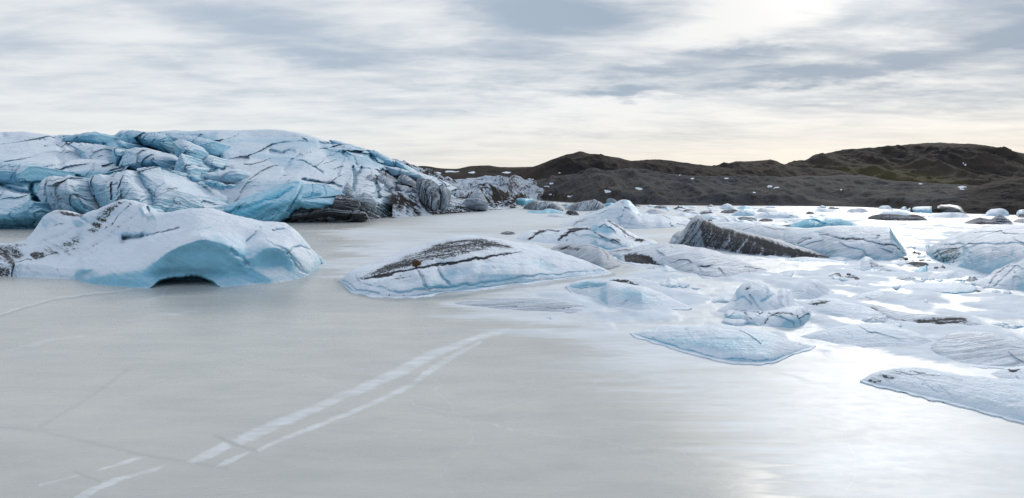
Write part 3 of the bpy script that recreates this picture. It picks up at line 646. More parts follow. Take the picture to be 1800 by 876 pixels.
    B('serac', [(346,280),(356,278),(366,272),(374,276),(378,282),(388,295),(375,299),(361,300),(351,299),(342,290)], 262, 15, bulge=4, p=2.2, thick=16, base_blue=.0, dirt=[('l',[(371,282),(372,297)],2,.6)])
    B('serac', [(354,303),(370,304),(392,300),(413,297),(420,305),(417,314),(410,322),(392,320),(377,321),(361,320),(352,312)], 236, 16, bulge=5, p=2.2, thick=18, base_blue=-.05)
    for i, (x_, y_, r_) in enumerate([(318,325,5),(325,327,4),(332,331,5),(366,322,7),(374,325,8),(385,327,7),(396,328,5),(404,327,5),(340,316,7),(330,312,8),(355,330,4),(348,326,5)]):
        pl = [(x_+r_*math.cos(a)*(1+.25*math.sin(3*a+i)), y_+r_*.85*math.sin(a)*(1+.2*math.cos(2*a+i*2))) for a in np.linspace(0, 2*math.pi, 9)[:-1]]
        B('ice_block', pl, 232-y_*.02, 40+i, bulge=1.2, p=2, thick=3, base_blue=.35, amp=.3)
    B('frozen_foot', [(-40,382),(20,376),(34,368),(44,358),(53,355),(60,357),(65,368),(75,371),(83,379),(72,392),(65,400),(60,404),(-40,406)], 182, 17, bulge=5, p=2.4, thick=18, amp=1.3, s=.3, base_blue=.55, blue=[('p',[(-40,385),(80,385),(70,404),(-40,404)],5,.95)], label='lumpy dark blue frozen foot of the glacier at the water')
    B('serac', [(-40,284),(25,288),(40,289),(51,293),(54,315),(55,338),(40,340),(25,334),(-5,326),(-40,322)], 212, 18, bulge=6, p=2.6, thick=24, amp=1.0, base_blue=.35, dirt=[('l',[(22,325),(50,312)],2,.5)])
    B('ice_spike', [(258,390),(259,364),(262,360),(266,366),(272,373),(280,378),(284,390)], 176, 19, bulge=1.5, p=2, thick=5, base_blue=.2)
    # grey slabs on the right
    gd = dict(mt=ICED, amp=.9, s=.2, base_dirt=.50, streak=.6, deg=70)
    B('serac', [(625,333),(629,325),(636,317),(650,307),(659,310),(663,330),(664,347),(661,353),(650,350),(636,343)], 268, 20, bulge=5, p=2.4, thick=20, **gd)
    B('serac', [(662,311),(672,308),(682,314),(694,325),(694,340),(692,348),(684,356),(676,360),(666,355),(665,333)], 272, 21, bulge=4.5, p=3, thick=20, **gd)
    B('serac', [(696,325),(708,327),(725,331),(729,342),(731,354),(727,366),(716,362),(706,358),(697,347)], 276, 22, bulge=4, p=3, thick=20, **gd)
    B('serac', [(697,322),(700,312),(708,307),(716,311),(723,318),(725,330),(710,326)], 283, 23, bulge=3, p=3, thick=16, **gd)
    B('serac', [(731,320),(736,315),(744,314),(757,318),(769,325),(772,345),(771,366),(766,374),(752,374),(740,370),(734,352)], 272, 24, bulge=6, p=2.2, thick=26, cuts=[([(748,335),(750,370)],1.2,1.5),([(758,340),(757,372)],1.,1.5)], mt=ICED, amp=1.2, s=.2, base_dirt=.62, streak=.6, deg=80)
    B('serac', [(770,326),(783,326),(789,338),(787,354),(784,369),(771,373)], 281, 25, bulge=5, p=2, thick=16, mt=ICED, amp=.9, s=.2, base_dirt=.5, streak=.3, deg=60)
    B('serac', [(674,292),(690,294),(728,302),(741,309),(738,313),(719,312),(703,307),(690,310)], 300, 26, bulge=3, p=3, thick=26, mt=ICEB, amp=.5, base_dirt=.2)
    B('serac', [(817,366),(818,352),(830,340),(842,331),(850,343),(858,357),(857,368),(835,370)], 300, 27, bulge=7, p=1.4, thick=10, mt=ICED, amp=.7, base_dirt=.42, label='pyramid-shaped grey ice pinnacle at the right end of the glacier front')
    B('serac', [(625,332),(626,315),(634,298),(650,296),(672,300),(690,312),(700,322),(686,318),(672,309),(660,311),(648,308),(634,320)], 285, 28, bulge=5, p=3, thick=26, mt=ICED, amp=.6, base_dirt=.52, streak=.7, deg=20)
    for i, pl in enumerate([[(567,258),(585,260),(606,261),(607,279),(597,281),(587,281),(569,265)], [(608,266),(625,270),(643,275),(645,283),(632,282),(619,282),(610,279)],
               [(578,247),(590,247.5),(600,249),(619,255),(622,267),(606,264),(590,262)], [(622,256),(634,259),(643,264),(648,274),(636,271),(627,267)],
               [(643,263),(655,264),(668,269),(684,279),(695,286),(693,294),(680,295),(668,292),(653,283),(650,272)], [(694,282),(704,286),(711,290),(717,299),(706,298),(696,295)],
               [(590,283),(606,282),(620,286),(626,295),(612,300),(594,296)], [(560,248),(575,249),(580,257),(566,258)]]):
        B('serac', pl, [318,312,335,335,330,330,300,335][i], 50+i, bulge=5, p=3, thick=22, base_blue=[.25,.2,.45,.45,.45,.4,.2,.4][i], amp=.7)
build_glacier()

def rubble():
    """snow-dusted stones heaped along the foot of the glacier"""
    V, Fc = [], []
    for i in range(900):
        x = RNG.uniform(625, 905); yl = np.interp(x, [625, 700, 760, 820, 905], [383, 380.5, 378, 373, 366])
        py = yl - abs(RNG.normal(0, 1))*6 - (2 if RNG.random() < .5 else 0); py = min(py, yl+.5)
        dep = float(ydep(np.array(x), np.array(yl))) + (yl-py)*1.0
        c = at(x, py, dep); r = RNG.uniform(.3, 1.25)*(.8 if RNG.random() < .8 else 1.7)
        b0 = len(V)
        for k in range(5):
            ph = math.pi*k/4
            for j in range(6):
                a = j*math.pi/3; rr = r*RNG.uniform(.7, 1.2)
                V.append((c[0]+rr*math.sin(ph)*math.cos(a)*1.3, c[1]+rr*math.sin(ph)*math.sin(a), c[2]+rr*.7*math.cos(ph)))
        for k in range(4):
            for j in range(6):
                j2 = (j+1) % 6; Fc.append((b0+k*6+j, b0+(k+1)*6+j, b0+(k+1)*6+j2, b0+k*6+j2))
    me = bpy.data.meshes.new('rubble'); me.from_pydata(V, [], Fc); me.materials.append(ROCK); me.update()
    o = bpy.data.objects.new('rubble', me); COL.objects.link(o)
    tag(o, 'heap of snow-dusted dark rubble along the foot of the grey glacier slabs', 'rubble', kind='stuff')
rubble()

# ------------------------------------------------------------------ icebergs and floes
def blue_berg():
    root = empty('iceberg', (0,0,0), 'smooth turquoise ice berg on a dark layered base in front of the glacier', 'iceberg')
    dep = float(ydep(np.array(570.), np.array(389.)))-14
    block('ice_body', [(392,373),(396,364),(404,358),(418,353),(435,347),(452,341),(470,334),(485,327),(500,321),(512,317.5),(524,316.5),(528,320),(531,325),(550,324.5),(570,325),(580,329),(592,334),(604,341),(607,345),(590,346),
        (600,350),(612,353),(610,359),(608,366),(585,364),(575,370),(545,371),(535,366),(518,371),(505,384),(485,392),(440,394),(410,388)], dep+1, root, bulge=8, p=1.5, thick=12, seed=71, mt=ICET, amp=.8, s=.11, ridged=.3, facet=.35, tilt=(0,1.6),
        cuts=[([(529,322),(522,345),(508,372)],2.5,1.6),([(400,376),(440,362),(490,348),(522,322)],3.5,1.6),([(552,326),(550,348)],1.3,.8),([(566,328),(572,345)],1.5,.8),([(535,350),(560,345)],3,1.5)],
        push=[('e',470,352,40,8,-1.8,-30),('e',478,375,26,6,1.6,-25),('e',562,358,30,8,-1.5),('e',545,345,14,6,1.2)], base_blue=-.18, blue=[('e',470,350,50,5,.8,-28),('e',430,372,30,7,.6,-10)], dirt=[('l',[(529,322),(522,345),(508,370),(460,385)],1.8,.55),('l',[(540,350),(600,347)],1.5,.4)], deg=-30)
    block('dirty_base', [(470,392),(486,382),(500,378),(512,367),(535,362),(560,362),(585,362),(604,360),(600,350),(590,345),(603,342),(618,348),(630,353),(633,362),(626,368),(640,374),(648,384),(640,389),(600,391),(560,391),(500,393)],
        dep+2.5, root, bulge=5, p=2.2, thick=10, seed=72, mt=LAYER, amp=.6, s=.22, strata=.6, deg=4, cuts=[([(506,386),(510,372)],2,1.2),([(540,384),(548,368)],2,1.),([(612,385),(618,372)],2,1)])
    block('rock_shard', [(598,345),(604,330),(611,321),(617,332),(620,347),(608,349)], dep+12, root, bulge=2, p=1.5, thick=3, seed=73, mt=ICED, base_dirt=.4)
    block('ice_lump', [(620,350),(640,338),(655,345),(662,358),(652,364),(632,366),(622,360)], dep+16, root, bulge=3, p=1.5, thick=6, seed=74, mt=ICED, base_dirt=.25)
blue_berg()

def main_berg():
    root = empty('iceberg', (0,0,0), 'largest foreground iceberg, a long snowy hump with blue arch over a dark cave', 'iceberg')
    x = np.arange(-230, 567, 1.05); nu = len(x)
    L = lambda pts: ends(pts, x)
    base = L([(-90,486),(0,486),(70,489),(130,492),(150,497),(200,503),(270,507),(385,505),(430,502),(485,497),(535,488),(556,476),(567,460)])
    arch = L([(-90,462),(0,462),(60,464),(130,470),(190,474),(250,474),(275,462),(300,445),(330,431),(355,424.5),(372,427),(395,434),(415,447),(432,462),(450,452),(475,440),(500,440),(525,456),(548,462),(567,459)])
    crest = L([(-90,440),(0,445),(50,452),(100,450),(150,445),(200,440),(240,430),(262,421),(310,407),(360,393),(410,392),(450,396),(490,405),(520,415),(545,438),(567,457)])
    dip = L([(-90,436),(0,434),(50,438),(100,434),(150,430),(200,428),(230,421),(258,416),(310,400),(360,386),(410,387),(450,392),(490,400),(520,412),(545,436),(567,456.5)])
    sil = L([(-90,428),(-30,428),(10,428),(45,424),(58,414),(66,405),(75,393),(84,380),(92,375),(104,371),(118,373),(140,378),(160,372),(178,365),(195,357),(212,352),(235,353),(250,358),(258,363),(262,374),(285,375),(310,372),(340,369),(370,368),(400,375),(440,384),(470,390),(498,392),(508,398),(518,406),(535,424),(550,440),(560,449),(567,456)])
    Yb = ydep(x, base); e = np.clip((567-x)/120, 0, 1)**.6
    ov = np.interp(x, [250, 300, 420, 450, 500, 530], [0, 1, 1, .2, .7, 0])
    lump = np.interp(x, [40, 80, 250, 275], [0, 1, 1, 0])
    rows = [at(x, base+3, Yb-.3), at(x, base, Yb), at(x, base+(arch-base)*.50, Yb+(.7+.9*ov)*e), at(x, arch, Yb+(1.9-.9*ov)*e), at(x, arch+(crest-arch)*.5, Yb+6.0*e), at(x, crest, Yb+11.5*e), at(x, dip, Yb+(13.5+3*lump)*e), at(x, dip+(sil-dip)*.55, Yb+(17+4*lump)*e), at(x, sil, Yb+(21+5*lump)*e)]
    la = rows[-1]; bk = la.copy(); bk[:, 1] += 8*e; bk[:, 2] *= .6; bk2 = la.copy(); bk2[:, 1] += 16*e; bk2[:, 2] = -.3
    P = loft(rows+[bk, bk2], nu, 230, [0, .02, .12, .23, .38, .54, .60, .74, .88, .94, 1])
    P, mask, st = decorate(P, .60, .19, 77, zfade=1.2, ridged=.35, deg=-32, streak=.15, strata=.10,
        cuts=[([(216,418),(238,419),(252,415)],5,3.5),([(252,417),(280,410),(310,402)],2.2,1.5),([(482,404),(500,402),(508,398)],1.8,.8),([(432,424),(445,412),(458,402)],1.6,.6),([(503,446),(515,437),(530,432),(545,438)],1.8,.8),
              ([(262,374),(259,364)],2,1.5),([(20,462),(45,455),(75,452)],1.5,.5),([(435,465),(425,452),(405,438)],4,.7),([(140,385),(148,390)],2,.5),([(512,455),(520,470),(540,482)],2.5,.5),
              ([(22,470),(24,486)],2.5,.5),([(32,468),(28,486)],2,.3),([(470,425),(500,440),(530,470)],2,.35),([(520,410),(535,430),(548,455)],2,.4)],
        push=[('p',[(258,514),(272,501),(292,493),(315,488),(338,485),(356,489),(372,497),(390,512)],3,6.),('e',330,486,70,12,.9),('e',480,462,22,16,1.0),('e',355,465,46,18,-.5),('e',170,478,40,8,.7,-20)],
        blue=[('p',[(120,496),(170,482),(225,478),(262,470),(288,450),(330,431),(358,424),(395,434),(418,448),(436,470),(470,490),(480,500),(300,510),(150,502)],7,.72),
              ('p',[(405,436),(430,430),(462,428),(490,436),(508,455),(514,475),(478,478),(440,468)],8,.5),('p',[(258,512),(272,500),(292,492),(315,487),(338,484),(356,488),(372,496),(390,510)],3,1.3),  # last polygon paints the cave's shade into its ice colour
              ('p',[(340,424),(380,410),(420,414),(450,428),(420,436),(395,432)],10,.40),('l',[(350,402),(372,398)],2.5,.5),('p',[(118,480),(150,462),(185,452),(170,470),(140,484)],8,.3),('l',[(185,440),(170,470)],4,.2),
              ('e',300,395,90,14,-.5),('e',540,455,20,20,-.4),('l',[(300,447),(357,424.5),(395,434)],2,-.3)],
        dirt=[('p',[(152,405),(165,390),(178,372),(205,356),(220,352),(205,368),(190,388),(180,405),(165,411)],6,.74),('l',[(228,358),(210,378),(196,395),(188,403)],1.8,.7),('p',[(92,374),(105,369),(135,377),(148,372),(143,383),(125,382)],3,.8),
              ('p',[(100,428),(120,418),(140,412),(145,425),(130,436),(112,436)],7,.66),('p',[(52,450),(60,440),(78,444),(80,454),(62,457)],4,.8),('l',[(22,462),(60,456),(90,448),(140,436)],1.6,.7),('l',[(98,395),(116,393)],1.5,.7),
              ('p',[(-90,425),(-20,425),(25,430),(50,450),(24,462),(18,488),(-90,488)],7,.70),('l',[(24,462),(19,486)],3,.9),('l',[(215,420),(225,408),(232,398)],1.5,.5),('e',212,425,14,4,.5),('l',[(36,466),(34,484)],1,.5),('l',[(46,466),(44,484)],1,.4),
              ('l',[(105,486),(100,470),(112,452),(160,430),(215,395)],1.2,.42),('l',[(85,486),(82,470)],1,.4),('l',[(120,470),(170,440)],1.2,.35),('e',30,432,20,4,.6),('l',[(-20,450),(30,470)],3,.6),('e',100,440,50,14,.5),('l',[(180,420),(235,380),(250,362)],3,.42),('l',[(150,440),(190,415)],3,.45),('l',[(62,430),(130,400),(170,385)],3,.4)])
    P[..., 2] = P[..., 2]*(.02+.98*sstep(x, -230, -90))[:, None] - .25*(1-sstep(x, -230, -200))[:, None]
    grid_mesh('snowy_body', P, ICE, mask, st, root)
main_berg()

T = []
def b(*a, **k): return berg(*a, **k)
b('iceberg', [(597,493),(610,486),(625,479),(660,469),(690,457),(715,448),(745,438),(770,428),(800,420),(830,418.5),(870,423),(900,430),(930,437),(965,445),(1010,458),(1050,469),(1075,480)],
  [(597,495),(608,505),(622,514),(660,520),(700,523),(740,521),(770,516),(850,507),(930,497),(1000,489),(1075,481)], 'long low iceberg in the middle, its dirt-speckled back crossed by a black dirt stripe', foot=3.0,
  fr=.40, cap=16, amp=.42, s=.26, deg=12, streak=.35, sh=.8, facet=.13, fs_=.2,
  cuts=[([(735,475),(745,490),(752,505)],2.2,.6),([(765,470),(775,485),(790,500)],2.5,.5),([(640,500),(700,514),(770,507),(860,497),(930,487),(1000,480),(1060,476)],2.0,.35),([(655,505),(665,490),(690,478)],3,.4),([(600,493),(625,510),(665,516)],1.5,.3),([(640,490),(700,479),(760,468),(850,454),(915,444)],3,.5)],
  push=[('e',955,466,26,10,.9,20),('e',800,478,30,10,.5,-15),('e',715,492,22,14,.6),('e',855,461,14,4,.5),('e',880,475,60,12,-.4)],
  dirt=[('p',[(640,487),(665,470),(700,455),(745,440),(790,421),(840,419),(895,430),(905,437),(850,440),(800,452),(745,462),(715,470),(690,478),(660,486)],5,.72),('p',[(640,491),(670,479),(720,472),(770,463),(830,453),(918,442),(900,448),(840,457),(780,467),(720,476),(690,484),(650,491)],2,1.0),
        ('e',790,432,30,8,.72),('e',720,456,24,6,.72),('l',[(735,475),(748,500)],2,.6),('l',[(765,472),(778,490)],1.5,.6),('e',760,510,22,5,.6),('e',640,490,16,5,.6),('l',[(660,516),(740,520),(850,505),(1000,486)],1.6,.5),('l',[(700,482),(730,500)],5,.45),('e',710,495,26,14,.4)],
  blue=[('e',800,482,34,12,.55,-15),('e',955,466,28,10,.5,20),('e',870,470,90,14,.25),('l',[(760,508),(850,500),(930,490),(1000,482),(1060,477)],3,.5),('e',745,500,40,12,.3)])
b('iceberg', [(961,444),(972,437),(985,433),(1005,430.5),(1022,430),(1045,434),(1062,441),(1078,455),(1090,464)], [(961,446),(985,454),(1010,462),(1040,470),(1062,476),(1090,468)],
  'smooth grey silty dome of ice touching the right end of the long dirt-striped iceberg', mt=ICED, fr=.45, cap=9, base_dirt=.30, streak=.7, deg=20, sh=.75, blue=[('e',1010,455,30,6,.4,20)], dirt=[('l',[(985,452),(1015,464)],2,.7),('e',1000,436,26,4,.5)])
b('iceberg', [(908,418),(922,411),(935,407.5),(950,408),(965,406),(985,404),(1005,402),(1025,399.5),(1036,399),(1046,393),(1056,388),(1064,386),(1072,389),(1084,396),(1098,404),(1112,413),(1124,419),(1140,422),(1160,429)],
  [(908,420),(930,425),(955,428),(990,431),(1030,436),(1060,441),(1100,439),(1135,434),(1160,431)], 'snowy iceberg with branching dirt lines and pale blue peak over a teal edge', foot=1.5, fr=.42, cap=12, amp=.3, s=.3, deg=-30, streak=.3,
  cuts=[([(930,420),(950,410),(965,407)],2,.6),([(985,425),(1000,408),(1030,402)],2.2,.6),([(1065,388),(1085,400),(1115,420)],1.5,.4),([(1020,415),(1060,420),(1085,430)],3,.7)], push=[('e',1060,405,22,8,.6,20)],
  dirt=[('l',[(928,420),(942,411),(955,406)],2.5,.95),('l',[(945,407),(985,405)],1.6,.9),('l',[(985,422),(998,410),(1030,400)],2.5,.95),('l',[(1000,404),(1036,401),(1060,416),(1085,424),(1092,430)],2.2,.85),('e',1125,423,12,4,1),('l',[(1066,387),(1090,400),(1115,419)],2.2,.7),('e',1080,422,12,6,.7),('l',[(1030,398),(1062,387)],3,.45),('l',[(1010,412),(1050,425)],2,.5)],
  blue=[('e',1060,403,24,9,.75,10),('l',[(1040,440),(1065,441),(1110,437),(1158,429)],4,1.1)])
b('iceberg', [(1068,441),(1095,438),(1120,436.5),(1160,433),(1200,437),(1250,445),(1290,456),(1318,467),(1348,474)], [(1068,445),(1082,455),(1100,463),(1150,468),(1190,476),(1235,487),(1280,490),(1315,487),(1348,476)],
  'low streaked snow-covered iceberg with a dark ribbed hollow facing the lake', foot=2.0, fr=.55, cap=14, amp=.2, s=.3, deg=18, streak=.8, cuts=[([(1098,447),(1130,455),(1160,466)],6,1.2),([(1222,466),(1240,471),(1262,473)],3,.5),([(1160,478),(1190,480)],1.5,.3),([(1100,462),(1150,469)],2,.5)],
  dirt=[('p',[(1098,447),(1115,445),(1140,450),(1162,464),(1155,468),(1120,465),(1100,460)],3,.92),('e',1238,468,18,3,.8),('l',[(1072,441),(1110,440)],2.5,.6),('l',[(1190,472),(1250,485),(1280,490)],2.2,.5),('l',[(1310,468),(1344,474)],2,.7),('e',1090,440,14,3,.5)], blue=[('e',1090,452,14,6,.5)])
b('iceberg', [(1176,427),(1184,414),(1192,408),(1200,406),(1210,393),(1218,384),(1226,380),(1234,381),(1242,387),(1256,395),(1290,405),(1340,418),(1400,435),(1450,449),(1466,454)], [(1176,430),(1190,434),(1212,436),(1250,440),(1320,449),(1380,454),(1430,456),(1466,455)],
  'dark peaked iceberg with a smooth grooved grey left face and a dirt-speckled right slope', foot=1.6, mt=ICED, fr=.40, cap=11, amp=.3, s=.3, deg=65, streak=.9, sh=.9, facet=.15, base_dirt=.16,
  cuts=[([(1200,430),(1215,400),(1226,384)],2,.5),([(1188,428),(1200,410)],2,.5),([(1228,384),(1236,400),(1232,434)],1.6,.4),([(1182,415),(1192,425)],4,.6)],
  dirt=[('p',[(1236,384),(1262,397),(1300,408),(1350,421),(1400,436),(1460,453),(1430,457),(1370,453),(1300,446),(1234,436),(1230,410)],4,.66),('p',[(1300,412),(1350,424),(1405,438),(1455,452),(1400,452),(1340,438)],4,.95),('p',[(1190,432),(1215,388),(1228,382),(1240,388),(1232,436)],3,.42)],
  blue=[('p',[(1178,432),(1205,400),(1226,382),(1236,388),(1232,438)],4,.35)])
b('iceberg', [(1236,396),(1262,392),(1300,393),(1330,395),(1360,399),(1400,402),(1430,402),(1460,399),(1500,398),(1540,399),(1563,400),(1568,408),(1574,418),(1582,430),(1594,444)],
  [(1236,402),(1290,411),(1340,424),(1400,441),(1440,450),(1480,456),(1520,458),(1570,457),(1594,450)], 'broad tilted snow slab with thin dirt seams behind the dark peaked iceberg', foot=1.5, fr=.42, cap=14, amp=.2, s=.25, deg=15, streak=.6, sh=.8,
  cuts=[([(1400,428),(1408,422),(1424,420)],1.6,.6),([(1430,408),(1470,417),(1520,424),(1575,436)],2.,.5),([(1562,400),(1572,420),(1590,445)],2,.5),([(1340,398),(1352,404)],2,.6)],
  dirt=[('l',[(1440,413),(1480,418),(1530,426),(1575,434),(1590,446)],2,.75),('l',[(1400,428),(1424,420)],1.5,.9),('l',[(1350,398),(1380,405)],2,.4),('l',[(1430,440),(1560,452)],5,.25)], blue=[('l',[(1563,402),(1576,424),(1592,446)],4,.7),('l',[(1425,407),(1450,408)],3,.4)])
b('iceberg', [(1383,403),(1392,395),(1404,390),(1425,384),(1445,381.5),(1462,382),(1485,387),(1512,397)], [(1383,404),(1400,408),(1430,411),(1470,408),(1512,399)], 'rounded bright blue ice dome rising behind the tilted snow slab', mt=ICET, fr=.3, cap=9, amp=.15, s=.3, base_blue=.4, sh=.8, blue=[('p',[(1383,403),(1430,390),(1500,396),(1450,410),(1400,410)],5,.7)], deg=60)
b('iceberg', [(1628,442),(1640,434),(1652,429),(1668,421),(1690,413),(1720,405),(1760,400),(1800,397),(1860,392),(1900,390)], [(1628,447),(1645,460),(1665,468),(1690,474),(1735,486),(1780,497),(1850,512),(1900,520)],
  'large snow-capped slab at the right edge with a grey undercut left end', foot=2.5, fr=.42, cap=17, amp=.28, s=.2, deg=6, streak=.45, sh=.62,
  push=[('p',[(1640,462),(1648,440),(1662,432),(1690,430),(1700,445),(1688,465),(1665,470)],5,1.6)], cuts=[([(1660,432),(1720,429),(1800,428),(1860,428)],1.6,.5),([(1650,440),(1656,450),(1655,460)],1.5,.5)],
  dirt=[('p',[(1632,448),(1650,434),(1680,432),(1690,448),(1680,466),(1655,464)],4,.60),('l',[(1652,430),(1720,429),(1800,430)],1.3,.5),('p',[(1690,438),(1860,440),(1860,470),(1740,460),(1695,455)],10,.32)], blue=[('e',1665,448,22,14,.4)])
b('iceberg', [(1700,498),(1722,493),(1738,487),(1750,477),(1765,466),(1785,455),(1810,445),(1900,430)], [(1700,500),(1740,506),(1780,509),(1830,522),(1900,540)], 'ridged snowy lobe in front of the large right-edge slab, cracked along its left side', fr=.45, cap=9, amp=.3, s=.4, deg=-40, streak=.4,
  cuts=[([(1740,498),(1755,480),(1775,465)],1.8,.5),([(1750,502),(1768,485),(1785,470)],1.5,.4)], dirt=[('l',[(1740,497),(1752,484),(1764,470)],2,.6),('e',1690,497,20,3,.4)])
b('ice_floe', [(1108,587),(1120,585),(1140,582),(1165,578),(1200,578.5),(1225,577),(1260,577),(1295,580),(1325,584),(1352,591),(1385,600),(1410,605),(1434,609)], [(1108,588),(1125,594),(1160,605),(1200,617),(1240,628),(1280,636),(1330,640),(1355,638),(1385,627),(1412,617),(1434,611)],
  'lens-shaped snowy ice mound with two grooves lying alone on the ice, centre right foreground', foot=4.0, fr=.5, cap=8, amp=.13, s=.8, deg=-8, streak=.12, sh=.7,
  cuts=[([(1182,602),(1192,590),(1206,580)],1.8,.12),([(1198,605),(1210,593),(1225,583)],1.8,.12),([(1112,588),(1165,605),(1200,615),(1240,626),(1280,633),(1352,636)],1.5,.10)], push=[('e',1280,592,60,6,-.1,8)],
  blue=[('p',[(1140,598),(1200,608),(1300,628),(1360,622),(1360,600),(1330,588),(1250,592),(1190,590)],12,.38),('l',[(1112,589),(1200,617),(1280,635),(1352,638),(1420,614)],3,.5)], dirt=[('l',[(1112,589),(1200,618),(1280,636),(1350,639)],.9,.7)])
two = empty('iceberg', (0,0,0), 'small two-humped pale blue iceberg standing on a low silt-rimmed ledge', 'iceberg')
b('hump', [(1262,545),(1280,537),(1290,525),(1298,512),(1308,502),(1320,497),(1335,497.5),(1345,502),(1354,512),(1366,517),(1378,513),(1388,522),(1398,535),(1412,543),(1422,553)], [(1262,550),(1282,556),(1320,560),(1370,562),(1400,560),(1422,556)],
  None, parent=two, facet=.10, fs_=.5, soft=.85, fr=.4, cap=5, amp=.2, s=.7, deg=-50, streak=.3, dirt=[('e',1316,504,8,5,.7,-40)], blue=[('e',1330,520,34,14,.32)], cuts=[([(1340,530),(1360,520),(1376,514)],2,.25),([(1290,530),(1310,522)],2,.2)])
b('ice_ledge', [(1272,552),(1285,549),(1310,548),(1345,551),(1360,549),(1385,543),(1410,541),(1421,546),(1426,552)], [(1272,554),(1282,565),(1310,569),(1345,573),(1385,577),(1408,573),(1422,562),(1426,555)],
  None, parent=two, fr=.35, cap=2.5, sh=.35, amp=.10, s=1.2, cuts=[([(1312,549),(1308,568)],1.8,.3),([(1348,554),(1344,572)],1.5,.25),([(1400,545),(1408,568)],1.5,.25)],
  dirt=[('l',[(1345,570),(1350,556),(1370,552),(1400,552),(1404,560),(1420,552)],1.8,.9),('l',[(1310,550),(1322,566)],3,.6),('l',[(1408,544),(1412,568)],3,.55),('e',1300,560,20,7,.35)], blue=[('e',1295,557,16,7,.6),('e',1375,563,20,6,.2)])
b('ice_floe', [(1512,545),(1522,540),(1532,537),(1545,540),(1575,549),(1620,555),(1665,557),(1700,562),(1740,571)], [(1512,547),(1540,556),(1580,567),(1620,575),(1670,580),(1710,578),(1740,573)], 'low humpbacked floe carrying a crumbly band of black dirt on its right half',
  fr=.5, cap=6, amp=.13, s=.7, streak=.7, deg=12, dirt=[('e',1532,544,14,5,.7),('p',[(1600,562),(1640,556),(1700,558),(1705,568),(1650,574),(1610,571)],4,.78),('l',[(1520,546),(1600,566)],4,.5)])
b('ice_floe', [(1408,591),(1440,584),(1480,577),(1520,574),(1560,576),(1600,585),(1644,601)], [(1408,593),(1450,603),(1500,611),(1560,615),(1610,614),(1644,604)], 'very low pale snow mound between the lens-shaped mound and the right foreground floe', fr=.5, cap=5, amp=.05, s=.7, streak=.3, deg=5, blue=[('e',1530,590,60,12,.15)])
b('ice_floe', [(1632,616),(1642,607),(1655,599),(1672,593),(1700,590),(1735,592),(1780,600),(1840,612),(1900,622)], [(1632,620),(1650,632),(1690,642),(1740,648),(1800,650),(1900,655)], 'striped blue-grey snow floe at the right edge, behind the dark-crusted floe', foot=3.0, fr=.5, cap=7, amp=.08, s=.6, streak=.75, deg=10, base_blue=.12, cuts=[([(1650,602),(1720,604),(1800,615)],1.5,.1)])
b('ice_floe', [(1742,657),(1756,653),(1775,650),(1800,648),(1900,645)], [(1742,659),(1760,666),(1790,678),(1840,690),(1900,700)], 'small floe corner with a black stone patch at the right edge between two larger floes', fr=.5, cap=5, amp=.06, s=1., dirt=[('e',1782,650,13,2.5,1)], base_blue=.1)
b('ice_floe', [(1512,670),(1525,663),(1540,657.5),(1560,654),(1585,651.5),(1610,652),(1650,658),(1700,667),(1760,673),(1830,680),(1920,690)], [(1512,672),(1535,678),(1570,686),(1620,698),(1680,712),(1740,728),(1800,744),(1860,760),(1920,775)],
  'rough blue-grey floe with a dark crusted left tip, nearest at the right edge', foot=4.0, fr=.5, cap=7, amp=.11, s=1.1, streak=.2, deg=-35, base_blue=.2, sh=.8, dirt=[('p',[(1514,671),(1540,658),(1585,652),(1600,658),(1560,668),(1540,676)],4,.55),('l',[(1600,653),(1690,667)],2,.6),('l',[(1515,672),(1570,686),(1680,712),(1800,744)],1.2,.7)], blue=[('l',[(1540,680),(1640,704),(1800,744)],5,.4)])
b('ice_floe', [(800,533),(850,528),(900,527),(950,527),(1000,532),(1052,543)], [(800,535),(840,539),(900,545),(960,549),(1010,551),(1052,546)], 'flat striped floe in front of the long dirt-striped iceberg', fr=.6, cap=5, amp=.04, s=.7, streak=.9, deg=6, dirt=[('l',[(880,538),(910,540)],1.2,.7),('l',[(960,541),(1010,544)],1.2,.6)])
b('ice_floe', [(996,502),(1020,496.5),(1045,495.5),(1070,497),(1110,505),(1150,514),(1190,530),(1216,541)], [(996,508),(1020,522),(1050,528),(1070,540),(1100,543),(1130,550),(1160,546),(1216,543)], 'flat fan-shaped floe with a sky-blue crescent at its back edge', foot=2.5, fr=.6, cap=5, amp=.10, s=.6, streak=.35, deg=12, blue=[('e',1035,501,28,5,1.0),('e',1120,522,44,14,.45,12)], cuts=[([(1000,504),(1035,508),(1065,502)],2,.3)], dirt=[('l',[(1010,521),(1050,529),(1070,541),(1130,550)],1,.7)])
b('ice_floe', [(1055,494),(1075,488),(1110,489),(1150,496),(1176,504)], [(1055,496),(1080,500),(1120,503),(1176,506)], 'thin floe with a long black dirt streak behind the fan-shaped floe', fr=.6, cap=4, amp=.05, s=.6, dirt=[('e',1098,496,34,3,1,5)], streak=.5)
b('ice_floe', [(1376,523),(1395,508),(1415,498),(1430,494),(1445,500),(1462,513),(1470,523)], [(1376,525),(1420,528),(1470,525)], 'small pale snow cone right of the two-humped iceberg', fr=.6, cap=4, amp=.1, s=.7, streak=.4, deg=-30)
b('ice_floe', [(1490,524),(1520,516),(1555,513),(1590,518),(1630,528)], [(1490,527),(1550,531),(1630,531)], 'flat grey-shaded snow mound behind the humpbacked dirt-banded floe', fr=.6, cap=4, amp=.1, s=.7, streak=.6, deg=10)
b('ice_floe', [(1400,540),(1420,530),(1450,528),(1500,536),(1545,550),(1560,562)], [(1400,543),(1430,552),(1500,562),(1560,564)], 'low snow floe with a scatter of dark stones beside the rimmed ledge', fr=.6, cap=4, amp=.08, s=.8, streak=.3, dirt=[('e',1438,534,24,3.5,.85,-8)])
